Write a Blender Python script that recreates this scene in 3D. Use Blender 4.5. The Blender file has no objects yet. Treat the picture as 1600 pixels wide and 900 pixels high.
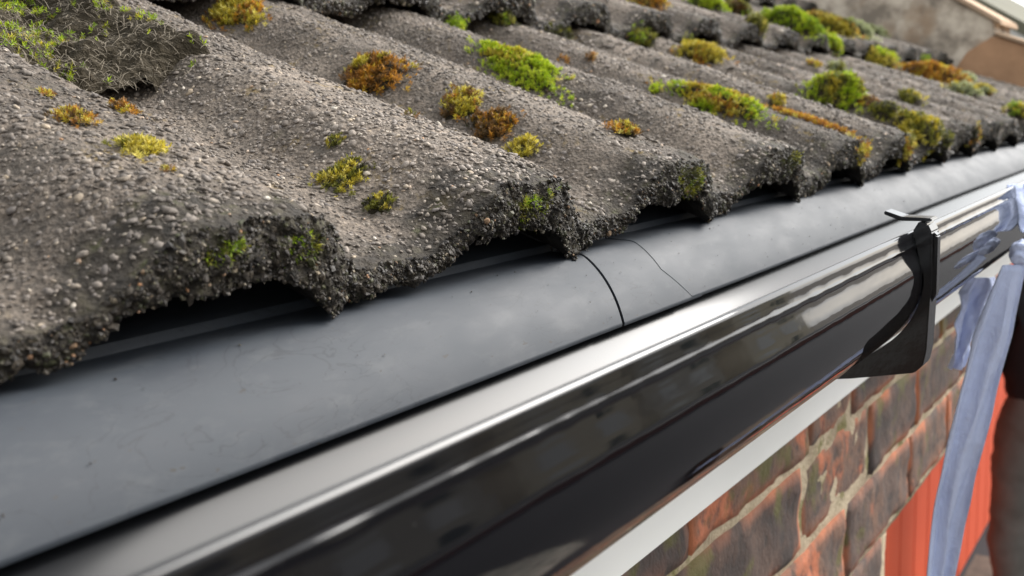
import bpy, bmesh, math, random
import numpy as np
from mathutils import Matrix, Vector

random.seed(7)
RNG = np.random.default_rng(11)
R_ = math.radians
S = bpy.context.scene
COL = S.collection

# ------------------------------------------------------------------ camera
cam_d = bpy.data.cameras.new("camera")
cam = bpy.data.objects.new("camera", cam_d)
COL.objects.link(cam)
cam_d.sensor_width = 36.0
cam_d.lens = 34.83
cam_d.clip_start = 0.01
cam_d.clip_end = 2000.0
CR = ((0.5766, 0.8162, -0.0372), (0.1582, -0.0668, 0.9851), (0.8016, -0.5739, -0.1677))
m3 = Matrix((CR[0], CR[1], tuple(-v for v in CR[2]))).transposed()
cam.matrix_world = Matrix.Translation((-0.2267, 0.2367, 0.0286)) @ m3.to_4x4()
cam_d.dof.use_dof = True
cam_d.dof.focus_distance = 0.42
cam_d.dof.aperture_fstop = 16.5
S.camera = cam

# ------------------------------------------------------------------ sky, sun, exposure
SUN_EL, SUN_ROT = R_(37.0), R_(64.0)          # low sun along the eaves, a little in front of the wall
world = bpy.data.worlds.new("World")
S.world = world
world.use_nodes = True
wt = world.node_tree
wt.nodes.clear()
w_out = wt.nodes.new("ShaderNodeOutputWorld")
w_bg = wt.nodes.new("ShaderNodeBackground")
w_sky = wt.nodes.new("ShaderNodeTexSky")
w_sky.sky_type = 'NISHITA'
w_sky.sun_disc = False
w_sky.sun_elevation = SUN_EL
w_sky.sun_rotation = SUN_ROT
w_sky.dust_density = 3.0
w_sky.air_density = 1.0
w_sky.ozone_density = 1.0
w_tc = wt.nodes.new("ShaderNodeTexCoord")
w_map = wt.nodes.new("ShaderNodeMapping")
w_map.inputs['Scale'].default_value = (1.0, 1.0, 2.2)
w_noi = wt.nodes.new("ShaderNodeTexNoise")
w_noi.inputs['Scale'].default_value = 2.3
w_noi.inputs['Detail'].default_value = 6
w_ramp = wt.nodes.new("ShaderNodeValToRGB")
w_ramp.color_ramp.elements[0].position = 0.30
w_ramp.color_ramp.elements[0].color = (0.55, 0.55, 0.55, 1)
w_ramp.color_ramp.elements[1].position = 0.62
w_bw = wt.nodes.new("ShaderNodeRGBToBW")
w_cl = wt.nodes.new("ShaderNodeVectorMath")
w_cl.operation = 'SCALE'
w_cl.inputs[0].default_value = (1.03, 1.05, 1.06)
w_ma = wt.nodes.new("ShaderNodeMath")
w_ma.operation = 'MULTIPLY_ADD'
w_ma.inputs[1].default_value = 0.55
w_ma.inputs[2].default_value = 4.2
w_mix = wt.nodes.new("ShaderNodeMix")
w_mix.data_type = 'RGBA'
w_bg.inputs['Strength'].default_value = 0.105
L = wt.links.new
L(w_tc.outputs['Generated'], w_map.inputs['Vector'])
L(w_map.outputs['Vector'], w_noi.inputs['Vector'])
L(w_noi.outputs['Fac'], w_ramp.inputs['Fac'])
L(w_sky.outputs['Color'], w_bw.inputs['Color'])
L(w_bw.outputs['Val'], w_ma.inputs[0])
L(w_ma.outputs[0], w_cl.inputs['Scale'])
L(w_ramp.outputs['Color'], w_mix.inputs['Factor'])
L(w_sky.outputs['Color'], w_mix.inputs['A'])
L(w_cl.outputs['Vector'], w_mix.inputs['B'])
L(w_mix.outputs['Result'], w_bg.inputs['Color'])
L(w_bg.outputs['Background'], w_out.inputs['Surface'])

sun_d = bpy.data.lights.new("sun", 'SUN')
sun_d.energy = 2.5
sun_d.angle = R_(38.0)                         # sun behind thin bright cloud
sun_d.color = (1.0, 0.97, 0.93)
sun = bpy.data.objects.new("sun", sun_d)
COL.objects.link(sun)
SUN_DIR = Vector((math.sin(SUN_ROT) * math.cos(SUN_EL), math.cos(SUN_ROT) * math.cos(SUN_EL), math.sin(SUN_EL)))
sun.rotation_euler = SUN_DIR.to_track_quat('Z', 'Y').to_euler()

S.view_settings.view_transform = 'Standard'
S.view_settings.look = 'None'
S.view_settings.exposure = 1.35
S.view_settings.gamma = 1.0

# ------------------------------------------------------------------ helpers
def tag(o, label=None, cat=None, group=None, kind=None):
    if label: o['label'] = label
    if cat: o['category'] = cat
    if group: o['group'] = group
    if kind: o['kind'] = kind
    return o

def empty(name, loc=(0, 0, 0)):
    o = bpy.data.objects.new(name, None)
    o.location = loc
    o.empty_display_size = 0.05
    COL.objects.link(o)
    return o

def link(name, me, mat=None, parent=None):
    o = bpy.data.objects.new(name, me)
    if mat is not None and len(me.materials) == 0:
        me.materials.append(mat)
    COL.objects.link(o)
    if parent is not None:
        o.parent = parent
        pw = parent.matrix_basis
        p = parent.parent
        while p is not None:
            pw = p.matrix_basis @ pw
            p = p.parent
        o.matrix_parent_inverse = pw.inverted()
    return o

def np_mesh(name, V, F, smooth=True, attr=None):
    """V (n,3) floats, F (m,k) ints; attr: {name: (n,) floats or (n,3) colours}"""
    V = np.asarray(V, np.float32); F = np.asarray(F, np.int32)
    me = bpy.data.meshes.new(name)
    n, (m, k) = len(V), F.shape
    me.vertices.add(n); me.vertices.foreach_set('co', V.ravel())
    me.loops.add(m * k); me.loops.foreach_set('vertex_index', F.ravel())
    me.polygons.add(m)
    me.polygons.foreach_set('loop_start', np.arange(0, m * k, k, dtype=np.int32))
    me.polygons.foreach_set('loop_total', np.full(m, k, np.int32))
    me.polygons.foreach_set('use_smooth', np.full(m, smooth, bool))
    for nm, a in (attr or {}).items():
        a = np.asarray(a, np.float32)
        if a.ndim == 1:
            at = me.attributes.new(nm, 'FLOAT', 'POINT'); at.data.foreach_set('value', a)
        else:
            at = me.attributes.new(nm, 'FLOAT_COLOR', 'POINT')
            at.data.foreach_set('color', np.concatenate([a, np.ones((n, 1), np.float32)], 1).ravel())
    me.update(calc_edges=True)
    return me

def _hash(i, j, k, seed):
    h = (i.astype(np.int64) * 374761393 + j.astype(np.int64) * 668265263 + k.astype(np.int64) * 2147483647 + seed * 1274126177) & 0xFFFFFFFF
    h = ((h ^ (h >> 13)) * 1274126177) & 0xFFFFFFFF
    h = h ^ (h >> 16)
    return (h & 0xFFFF) / 32767.5 - 1.0

def vnoise(P, scale, seed=0):
    Q = np.asarray(P, float) * scale
    I = np.floor(Q); f = Q - I; f = f * f * (3 - 2 * f)
    I = I.astype(np.int64)
    out = 0
    for a in (0, 1):
        wa = f[:, 0] if a else 1 - f[:, 0]
        for b in (0, 1):
            wb = f[:, 1] if b else 1 - f[:, 1]
            for c in (0, 1):
                wc = f[:, 2] if c else 1 - f[:, 2]
                out = out + wa * wb * wc * _hash(I[:, 0] + a, I[:, 1] + b, I[:, 2] + c, seed)
    return out

def fnoise(P, scale, seed=0, octv=4, gain=0.5):
    o, a = 0, 1.0
    for k in range(octv):
        o = o + a * vnoise(P, scale * 2 ** k, seed + k * 17)
        a *= gain
    return o

def prism_x(name, poly, x0, x1, mat, parent=None, bevel=0.0, smooth=False):
    """polygon in (y,z) extruded along x"""
    bm = bmesh.new()
    a = [bm.verts.new((x0, y, z)) for y, z in poly]
    b = [bm.verts.new((x1, y, z)) for y, z in poly]
    n = len(poly)
    bm.faces.new(a); bm.faces.new(b[::-1])
    for i in range(n):
        bm.faces.new((a[i], b[i], b[(i + 1) % n], a[(i + 1) % n]))
    bmesh.ops.recalc_face_normals(bm, faces=bm.faces)
    if bevel:
        bmesh.ops.bevel(bm, geom=list(bm.edges), offset=bevel, segments=2, affect='EDGES', clamp_overlap=True)
    me = bpy.data.meshes.new(name); bm.to_mesh(me); bm.free()
    if smooth: me.shade_smooth()
    return link(name, me, mat, parent)

def box(name, lo, hi, mat, parent=None, bevel=0.0, seg=1):
    bm = bmesh.new()
    bmesh.ops.create_cube(bm, size=1.0)
    for v in bm.verts:
        for i in range(3):
            v.co[i] = lo[i] + (v.co[i] + 0.5) * (hi[i] - lo[i])
    if bevel:
        bmesh.ops.bevel(bm, geom=list(bm.edges), offset=bevel, segments=seg, affect='EDGES', clamp_overlap=True)
    me = bpy.data.meshes.new(name); bm.to_mesh(me); bm.free()
    return link(name, me, mat, parent)

# ------------------------------------------------------------------ materials
def mat_new(name):
    m = bpy.data.materials.new(name)
    m.use_nodes = True
    nt = m.node_tree
    b = nt.nodes['Principled BSDF']
    return m, nt, b

def node(nt, typ, **kw):
    n = nt.nodes.new(typ)
    for k, v in kw.items():
        if k in n.inputs: n.inputs[k].default_value = v
        else: setattr(n, k, v)
    return n

def ramp(nt, stops, fac=None, interp='LINEAR'):
    r = nt.nodes.new("ShaderNodeValToRGB")
    cr = r.color_ramp
    cr.interpolation = interp
    while len(cr.elements) < len(stops): cr.elements.new(0.5)
    for e, (p, c) in zip(cr.elements, stops):
        e.position = p
        e.color = (c, c, c, 1) if isinstance(c, (int, float)) else (*c, 1)
    if fac is not None: nt.links.new(fac, r.inputs['Fac'])
    return r

def mix(nt, fac, a, b, blend='MIX'):
    n = nt.nodes.new("ShaderNodeMix"); n.data_type = 'RGBA'; n.blend_type = blend
    for sock, v in (('Factor', fac), ('A', a), ('B', b)):
        s = n.inputs[sock] if sock == 'Factor' else [i for i in n.inputs if i.name == sock and i.type == 'RGBA'][0]
        if isinstance(v, bpy.types.NodeSocket): nt.links.new(v, s)
        elif isinstance(v, (int, float)): s.default_value = v
        else: s.default_value = (*v, 1)
    return [o for o in n.outputs if o.type == 'RGBA'][0]

def geo_pos(nt): return nt.nodes.new("ShaderNodeNewGeometry").outputs['Position']
def noise(nt, vec, scale, detail=4, rough=0.55):
    n = node(nt, "ShaderNodeTexNoise", Scale=scale, Detail=detail, Roughness=rough)
    if vec is not None: nt.links.new(vec, n.inputs['Vector'])
    return n
def bump(nt, h, strength, dist, prev=None):
    n = node(nt, "ShaderNodeBump", Strength=strength, Distance=dist)
    nt.links.new(h, n.inputs['Height'])
    if prev is not None: nt.links.new(prev, n.inputs['Normal'])
    return n.outputs['Normal']

def plain(name, col, rough=0.6, spec=0.5, noise_amt=0.0, nscale=30, bump_amt=0.0, metallic=0.0):
    m, nt, b = mat_new(name)
    b.inputs['Base Color'].default_value = (*col, 1)
    b.inputs['Roughness'].default_value = rough
    b.inputs['Specular IOR Level'].default_value = spec
    b.inputs['Metallic'].default_value = metallic
    if noise_amt or bump_amt:
        tc = nt.nodes.new("ShaderNodeTexCoord").outputs['Object']
        n = noise(nt, tc, nscale)
        if noise_amt:
            c = mix(nt, n.outputs['Fac'], tuple(v * (1 - noise_amt) for v in col), tuple(min(1, v * (1 + noise_amt)) for v in col))
            nt.links.new(c, b.inputs['Base Color'])
        if bump_amt:
            nt.links.new(bump(nt, n.outputs['Fac'], bump_amt, 0.01), b.inputs['Normal'])
    return m

M = {}
# concrete tile body
m, nt, b = mat_new("tile_concrete")
tc = geo_pos(nt)
n1 = noise(nt, tc, 9, 5)
n2 = noise(nt, tc, 420, 3, 0.7)
n3 = noise(nt, tc, 55, 4)
c1 = ramp(nt, [(0.32, (0.072, 0.057, 0.044)), (0.52, (0.148, 0.120, 0.095)), (0.70, (0.255, 0.208, 0.166))], n1.outputs['Fac'])
c2 = ramp(nt, [(0.32, 0.35), (0.50, 0.85), (0.70, 1.45)], n2.outputs['Fac'])
cc = mix(nt, 1.0, c1.outputs['Color'], c2.outputs['Color'], 'MULTIPLY')
c3 = ramp(nt, [(0.45, 0.0), (0.70, 0.55)], n3.outputs['Fac'])
cc = mix(nt, c3.outputs['Color'], cc, (0.060, 0.054, 0.046))
nf_ = noise(nt, tc, 34, 5, 0.6)
nf2 = noise(nt, tc, 230, 3, 0.6)
fm = mix(nt, 1.0, ramp(nt, [(0.56, 0.0), (0.66, 1.0)], nf_.outputs['Fac']).outputs['Color'], ramp(nt, [(0.50, 0.0), (0.58, 0.8)], nf2.outputs['Fac']).outputs['Color'], 'MULTIPLY')
cc = mix(nt, fm, cc, (0.17, 0.115, 0.03))
at = node(nt, "ShaderNodeAttribute", attribute_name="algae")
n4 = noise(nt, tc, 140, 4)
alg = ramp(nt, [(0.36, (0.008, 0.007, 0.005)), (0.50, (0.021, 0.017, 0.012)), (0.62, (0.042, 0.036, 0.022)), (0.74, (0.038, 0.046, 0.010))], n4.outputs['Fac'])
cc = mix(nt, at.outputs['Fac'], cc, alg.outputs['Color'])
nt.links.new(cc, b.inputs['Base Color'])
b.inputs['Roughness'].default_value = 0.85
b.inputs['Specular IOR Level'].default_value = 0.35
vo = node(nt, "ShaderNodeTexVoronoi", Scale=520.0)
nt.links.new(tc, vo.inputs['Vector'])
nb = bump(nt, n2.outputs['Fac'], 0.9, 0.0016)
nb = bump(nt, vo.outputs['Distance'], 0.6, 0.0012, nb)
nt.links.new(nb, b.inputs['Normal'])
M['tile'] = m
M['tile_under'] = plain('tile_underside', (0.022, 0.019, 0.016), 0.95, 0.2, 0.4, 120, 0.8)

def grit_mat(name, stops, rough=0.75):
    m, nt, b = mat_new(name)
    g = nt.nodes.new("ShaderNodeNewGeometry")
    r = ramp(nt, stops, g.outputs['Random Per Island'])
    n = noise(nt, g.outputs['Position'], 700, 3)
    v = ramp(nt, [(0.3, 0.62), (0.7, 1.3)], n.outputs['Fac'])
    c = mix(nt, 1.0, r.outputs['Color'], v.outputs['Color'], 'MULTIPLY')
    n2 = noise(nt, g.outputs['Position'], 14, 4)
    v2 = ramp(nt, [(0.32, 0.55), (0.68, 1.2)], n2.outputs['Fac'])
    c = mix(nt, 1.0, c, v2.outputs['Color'], 'MULTIPLY')
    nt.links.new(c, b.inputs['Base Color'])
    b.inputs['Roughness'].default_value = rough
    b.inputs['Specular IOR Level'].default_value = 0.4
    nt.links.new(bump(nt, n.outputs['Fac'], 0.5, 0.0006), b.inputs['Normal'])
    return m
M['grit'] = grit_mat("surface_grit", [(0.0, (0.092, 0.076, 0.062)), (0.35, (0.172, 0.144, 0.119)), (0.62, (0.225, 0.192, 0.162)),
                                      (0.84, (0.140, 0.121, 0.109)), (0.93, (0.280, 0.236, 0.190)), (0.965, (0.34, 0.27, 0.19)), (0.99, (0.46, 0.42, 0.36)), (1.0, (0.40, 0.22, 0.11))])
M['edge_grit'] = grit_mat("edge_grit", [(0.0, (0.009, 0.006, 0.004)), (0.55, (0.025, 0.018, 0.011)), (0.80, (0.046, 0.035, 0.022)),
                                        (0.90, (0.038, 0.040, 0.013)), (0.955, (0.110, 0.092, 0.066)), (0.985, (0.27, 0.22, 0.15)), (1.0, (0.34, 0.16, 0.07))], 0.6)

# moss leaves: colour per shoot, carried by the mesh
m, nt, b = mat_new("moss_leaf")
at = node(nt, "ShaderNodeAttribute", attribute_name="leaf_colour")
nt.links.new(at.outputs['Color'], b.inputs['Base Color'])
b.inputs['Roughness'].default_value = 0.55
b.inputs['Specular IOR Level'].default_value = 0.3
tr = node(nt, "ShaderNodeBsdfTranslucent")
nt.links.new(at.outputs['Color'], tr.inputs['Color'])
mx = node(nt, "ShaderNodeMixShader", Fac=0.35)
nt.links.new(b.outputs['BSDF'], mx.inputs[1]); nt.links.new(tr.outputs['BSDF'], mx.inputs[2])
nt.links.new(mx.outputs['Shader'], nt.nodes['Material Output'].inputs['Surface'])
M['moss'] = m
M['soil'] = plain("moss_soil", (0.040, 0.032, 0.020), 0.95, 0.2, 0.5, 300, 0.8)
M['root'] = plain("dead_moss_strand", (0.16, 0.135, 0.10), 0.8, 0.3)

# tray plastic
m, nt, b = mat_new("tray_plastic")
tc = geo_pos(nt)
mp = node(nt, "ShaderNodeMapping"); mp.inputs['Scale'].default_value = (1, 2.2, 2.2)
nt.links.new(tc, mp.inputs['Vector'])
na = noise(nt, mp.outputs['Vector'], 22, 6, 0.6)
nb_ = noise(nt, mp.outputs['Vector'], 60, 5, 0.65)
nc = noise(nt, mp.outputs['Vector'], 190, 2, 0.5)
c = ramp(nt, [(0.35, (0.024, 0.029, 0.037)), (0.65, (0.040, 0.046, 0.054))], na.outputs['Fac'])
sp = ramp(nt, [(0.52, 0.0), (0.75, 0.22)], nb_.outputs['Fac'])
cc = mix(nt, sp.outputs['Color'], c.outputs['Color'], (0.110, 0.112, 0.112))
sw = node(nt, "ShaderNodeTexNoise", Scale=26.0, Detail=3.0, Distortion=2.2); nt.links.new(mp.outputs['Vector'], sw.inputs['Vector'])
swr = ramp(nt, [(0.485, 0.0), (0.50, 0.5), (0.515, 0.0)], sw.outputs['Fac'])
msk = ramp(nt, [(0.50, 0.0), (0.62, 1.0)], noise(nt, tc, 9, 2).outputs['Fac'])
cc = mix(nt, mix(nt, 1.0, swr.outputs['Color'], msk.outputs['Color'], 'MULTIPLY'), cc, (0.012, 0.014, 0.018))
st = ramp(nt, [(0.735, 0.0), (0.75, 1.0)], nc.outputs['Fac'])
cc = mix(nt, st.outputs['Color'], cc, (0.03, 0.028, 0.026))
nt.links.new(cc, b.inputs['Base Color'])
rr = ramp(nt, [(0.35, 0.58), (0.65, 0.68)], na.outputs['Fac'])
nt.links.new(rr.outputs['Color'], b.inputs['Roughness'])
b.inputs['Specular IOR Level'].default_value = 0.30
nt.links.new(bump(nt, na.outputs['Fac'], 0.04, 0.003), b.inputs['Normal'])
M['tray'] = m

# gutter gloss black
m, nt, b = mat_new("gutter_black")
tc = geo_pos(nt)
mp = node(nt, "ShaderNodeMapping"); mp.inputs['Scale'].default_value = (0.35, 1, 1)
nt.links.new(tc, mp.inputs['Vector'])
na = noise(nt, mp.outputs['Vector'], 60, 3)
ns = noise(nt, tc, 900, 2)
b.inputs['Base Color'].default_value = (0.003, 0.003, 0.004, 1)
rr = ramp(nt, [(0.4, 0.03), (0.72, 0.09)], na.outputs['Fac'])
nt.links.new(rr.outputs['Color'], b.inputs['Roughness'])
b.inputs['Specular IOR Level'].default_value = 0.42
nt.links.new(bump(nt, na.outputs['Fac'], 0.09, 0.002), b.inputs['Normal'])
sp = ramp(nt, [(0.75, 0.0), (0.80, 0.7)], ns.outputs['Fac'])
nt.links.new(mix(nt, sp.outputs['Color'], (0.003, 0.003, 0.004), (0.08, 0.08, 0.08)), b.inputs['Base Color'])
M['gutter'] = m
M['gutter_in'] = plain('gutter_inside_dusty_black', (0.012, 0.013, 0.015), 0.14, 0.16, 0, 60, 0.0)
M['bracket'] = plain("bracket_black", (0.008, 0.008, 0.009), 0.16, 0.5, 0, 60, 0.03)
M['white'] = plain("fascia_white_pvc", (0.86, 0.86, 0.83), 0.35, 0.5, 0.04, 12)

# bricks
m, nt, b = mat_new("old_brick")
g = nt.nodes.new("ShaderNodeNewGeometry")
oi = nt.nodes.new("ShaderNodeObjectInfo")
tc = g.outputs['Position']
mp = node(nt, "ShaderNodeMapping"); mp.inputs['Scale'].default_value = (1, 1, 0.75)
nt.links.new(tc, mp.inputs['Vector'])
n1 = noise(nt, mp.outputs['Vector'], 17, 5, 0.6)
n2 = noise(nt, mp.outputs['Vector'], 75, 5, 0.65)
n3 = noise(nt, tc, 300, 3)
ad = node(nt, "ShaderNodeMath", operation='MULTIPLY_ADD'); ad.inputs[1].default_value = 0.22; 
nt.links.new(oi.outputs['Random'], ad.inputs[0]); nt.links.new(n1.outputs['Fac'], ad.inputs[2])
c = ramp(nt, [(0.42, (0.055, 0.038, 0.033)), (0.62, (0.112, 0.072, 0.056)), (0.73, (0.165, 0.092, 0.062)), (0.80, (0.40, 0.125, 0.058)), (0.90, (0.48, 0.17, 0.09))], ad.outputs[0])
d = ramp(nt, [(0.38, 0.75), (0.52, 0.0)], n2.outputs['Fac'])
cc = mix(nt, d.outputs['Color'], c.outputs['Color'], (0.040, 0.034, 0.032))
e = ramp(nt, [(0.66, 0.0), (0.72, 0.75)], n2.outputs['Fac'])
cc = mix(nt, e.outputs['Color'], cc, (0.36, 0.24, 0.17))
at = node(nt, "ShaderNodeAttribute", attribute_name="arris")
cc = mix(nt, at.outputs['Fac'], cc, (0.46, 0.16, 0.075))
n5 = noise(nt, tc, 26, 4)
sx_ = nt.nodes.new("ShaderNodeSeparateXYZ"); nt.links.new(tc, sx_.inputs[0])
hz_ = node(nt, "ShaderNodeMapRange"); nt.links.new(sx_.outputs['Z'], hz_.inputs['Value'])
hz_.inputs['From Min'].default_value = -0.34; hz_.inputs['From Max'].default_value = -0.22; hz_.inputs['To Min'].default_value = 0.0; hz_.inputs['To Max'].default_value = 0.085
ad2 = node(nt, "ShaderNodeMath", operation='ADD'); nt.links.new(n5.outputs['Fac'], ad2.inputs[0]); nt.links.new(hz_.outputs['Result'], ad2.inputs[1])
gm = ramp(nt, [(0.60, 0.0), (0.70, 0.75)], ad2.outputs[0])
cc = mix(nt, gm.outputs['Color'], cc, (0.10, 0.095, 0.022))
nt.links.new(cc, b.inputs['Base Color'])
b.inputs['Roughness'].default_value = 0.85
nbb = bump(nt, n2.outputs['Fac'], 0.7, 0.004)
nt.links.new(bump(nt, n3.outputs['Fac'], 0.4, 0.001, nbb), b.inputs['Normal'])
M['brick'] = m

m, nt, b = mat_new("lime_mortar")
tc = geo_pos(nt)
n1 = noise(nt, tc, 24, 5); n2 = noise(nt, tc, 260, 3)
c = ramp(nt, [(0.35, (0.28, 0.22, 0.145)), (0.62, (0.47, 0.39, 0.27))], n1.outputs['Fac'])
gm = ramp(nt, [(0.56, 0.0), (0.66, 0.8)], noise(nt, tc, 33, 4).outputs['Fac'])
cc = mix(nt, gm.outputs['Color'], c.outputs['Color'], (0.13, 0.12, 0.025))
nt.links.new(cc, b.inputs['Base Color'])
b.inputs['Roughness'].default_value = 0.95
nt.links.new(bump(nt, n2.outputs['Fac'], 0.8, 0.003), b.inputs['Normal'])
M['mortar'] = m

M['red'] = plain("red_paint", (0.62, 0.095, 0.040), 0.45, 0.4, 0.10, 3)
M['cloth'] = plain("pale_blue_cloth", (0.52, 0.575, 0.76), 1.0, 0.05, 0.10, 60, 0.3)
nt = M['cloth'].node_tree; b = nt.nodes['Principled BSDF']
tc = geo_pos(nt)
wv = node(nt, "ShaderNodeTexWave", Scale=520.0, Distortion=1.5); nt.links.new(tc, wv.inputs['Vector'])
wn = noise(nt, tc, 120, 4)
nt.links.new(bump(nt, wv.outputs['Fac'], 0.25, 0.0006, bump(nt, wn.outputs['Fac'], 0.6, 0.003)), b.inputs['Normal'])
M['render'] = plain("weathered_render", (0.46, 0.39, 0.315), 0.95, 0.2, 0.60, 7, 0.6)
nt = M['render'].node_tree; b = nt.nodes['Principled BSDF']
tc = geo_pos(nt)
c = ramp(nt, [(0.36, (0.23, 0.195, 0.155)), (0.50, (0.44, 0.375, 0.30)), (0.62, (0.60, 0.53, 0.43))], noise(nt, tc, 16, 4, 0.6).outputs['Fac'])
c2 = ramp(nt, [(0.54, 0.0), (0.64, 0.7)], noise(nt, tc, 7, 4).outputs['Fac'])
nt.links.new(mix(nt, c2.outputs['Color'], c.outputs['Color'], (0.33, 0.23, 0.15)), b.inputs['Base Color'])
M['buff'] = plain("buff_brick", (0.38, 0.225, 0.13), 0.9, 0.2, 0.35, 14, 0.5)
M['buff_mortar'] = plain("buff_mortar", (0.40, 0.31, 0.22), 0.95, 0.2, 0.3, 40)
M['slate'] = plain("grey_slate", (0.105, 0.105, 0.095), 0.8, 0.3, 0.35, 6, 0.3)
M['stone_coping'] = plain("coping_stone", (0.44, 0.32, 0.22), 0.95, 0.2, 0.3, 20, 0.5)
M['trousers'] = plain("dark_trouser_cloth", (0.125, 0.120, 0.108), 0.9, 0.2, 0.4, 14, 0.4)
M['jacket'] = plain("black_jacket_cloth", (0.013, 0.013, 0.015), 0.85, 0.3, 0.3, 20, 0.3)
M['skin'] = plain("skin", (0.52, 0.31, 0.23), 0.55, 0.4)
M['hair'] = plain("dark_hair", (0.025, 0.018, 0.012), 0.6, 0.4)
M['boot'] = plain("brown_boot_leather", (0.06, 0.038, 0.024), 0.6, 0.4, 0.3, 30)

# ------------------------------------------------------------------ roof geometry functions
TH = R_(19.5)
PITCH = 0.15                      # roll spacing
GAUGE, STEP = 0.35, 0.030         # course spacing and the rise of one course over the next
SD = np.array((0.0, -math.cos(TH), math.sin(TH)))
ND = np.array((0.0, math.sin(TH), math.cos(TH)))

def sstep(a, b, u):
    t = np.clip((u - a) / (b - a), 0, 1)
    return t * t * t * (t * (6 * t - 15) + 10)

def prof(x):                                                         # upper surface across the rolls
    u = np.mod(np.asarray(x, float) + 0.04, PITCH) - 0.04
    val = sstep(-0.010, 0.029, u) - sstep(0.052, 0.110, u)
    return 0.0026 - 0.0230 * val - 0.0010 * np.cos((u - 0.035) / PITCH * 2 * np.pi)

def under(x):                                                        # lower edge of the front face: open arch, then the foot
    u = np.mod(np.asarray(x, float) + 0.04, PITCH) - 0.04
    foot = sstep(-0.018, 0.010, u) - sstep(0.046, 0.094, u)
    return -0.0172 - 0.0160 * foot

def thick(x): return prof(x) - under(x)

def roof_pt(x, s, h, row=0):
    x, s, h = np.broadcast_arrays(np.asarray(x, float), np.asarray(s, float), np.asarray(h, float))
    s2 = s + row * GAUGE
    h2 = h + row * STEP
    return np.stack([x, s2 * SD[1] + h2 * ND[1], s2 * SD[2] + h2 * ND[2]], -1)

def top_relief(x, s, row):
    P = np.stack([x, s + row * 3.7, np.zeros_like(x)], -1)
    return 0.0011 * fnoise(P, 60, 3, 3) + 0.00055 * fnoise(P, 320, 9, 2) + 0.0012 * vnoise(P, 14, 5)
# --- END GEOMETRY ---

# ------------------------------------------------------------------ roof tiles
def ico(sub):
    bm = bmesh.new(); bmesh.ops.create_icosphere(bm, subdivisions=sub, radius=1.0)
    V = np.array([v.co[:] for v in bm.verts]); F = np.array([[v.index for v in f.verts] for f in bm.faces]); bm.free()
    return V, F
ICO = ico(1)
OCTA = (np.array([(1, 0, 0), (-1, 0, 0), (0, 1, 0), (0, -1, 0), (0, 0, 1), (0, 0, -1)], float),
        np.array([(0, 2, 4), (2, 1, 4), (1, 3, 4), (3, 0, 4), (2, 0, 5), (1, 2, 5), (3, 1, 5), (0, 3, 5)]))

def chips(P, N, r, flat, tmpl, rng, jit=0.28, tilt=0.35):
    """flattened stone chips at P (n,3), lying on normals N, radii r"""
    TV, TF = tmpl
    n, k = len(P), len(TV)
    Nn = N + rng.normal(0, tilt, N.shape)
    Nn /= np.linalg.norm(Nn, axis=1, keepdims=True)
    T = rng.normal(0, 1, N.shape)
    T -= (T * Nn).sum(1, keepdims=True) * Nn
    T /= np.linalg.norm(T, axis=1, keepdims=True)
    B = np.cross(Nn, T)
    sc = np.stack([r * rng.uniform(0.9, 1.55, n), r * rng.uniform(0.7, 1.1, n), r * flat * rng.uniform(0.7, 1.3, n)], 1)
    L_ = TV[None] * (1 + rng.uniform(-jit, jit, (n, k, 3))) * sc[:, None, :]
    V = P[:, None, :] + L_[..., 0:1] * T[:, None] + L_[..., 1:2] * B[:, None] + L_[..., 2:3] * Nn[:, None]
    F = (TF[None] + (np.arange(n) * k)[:, None, None]).reshape(-1, TF.shape[1])
    return V.reshape(-1, 3), F

def tile_path(x, row, x0):
    return None

def face_offset(P, amp):
    return amp * (0.9 * fnoise(P, 75, 21, 3) + 0.65 * fnoise(P, 300, 27, 3))

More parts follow.
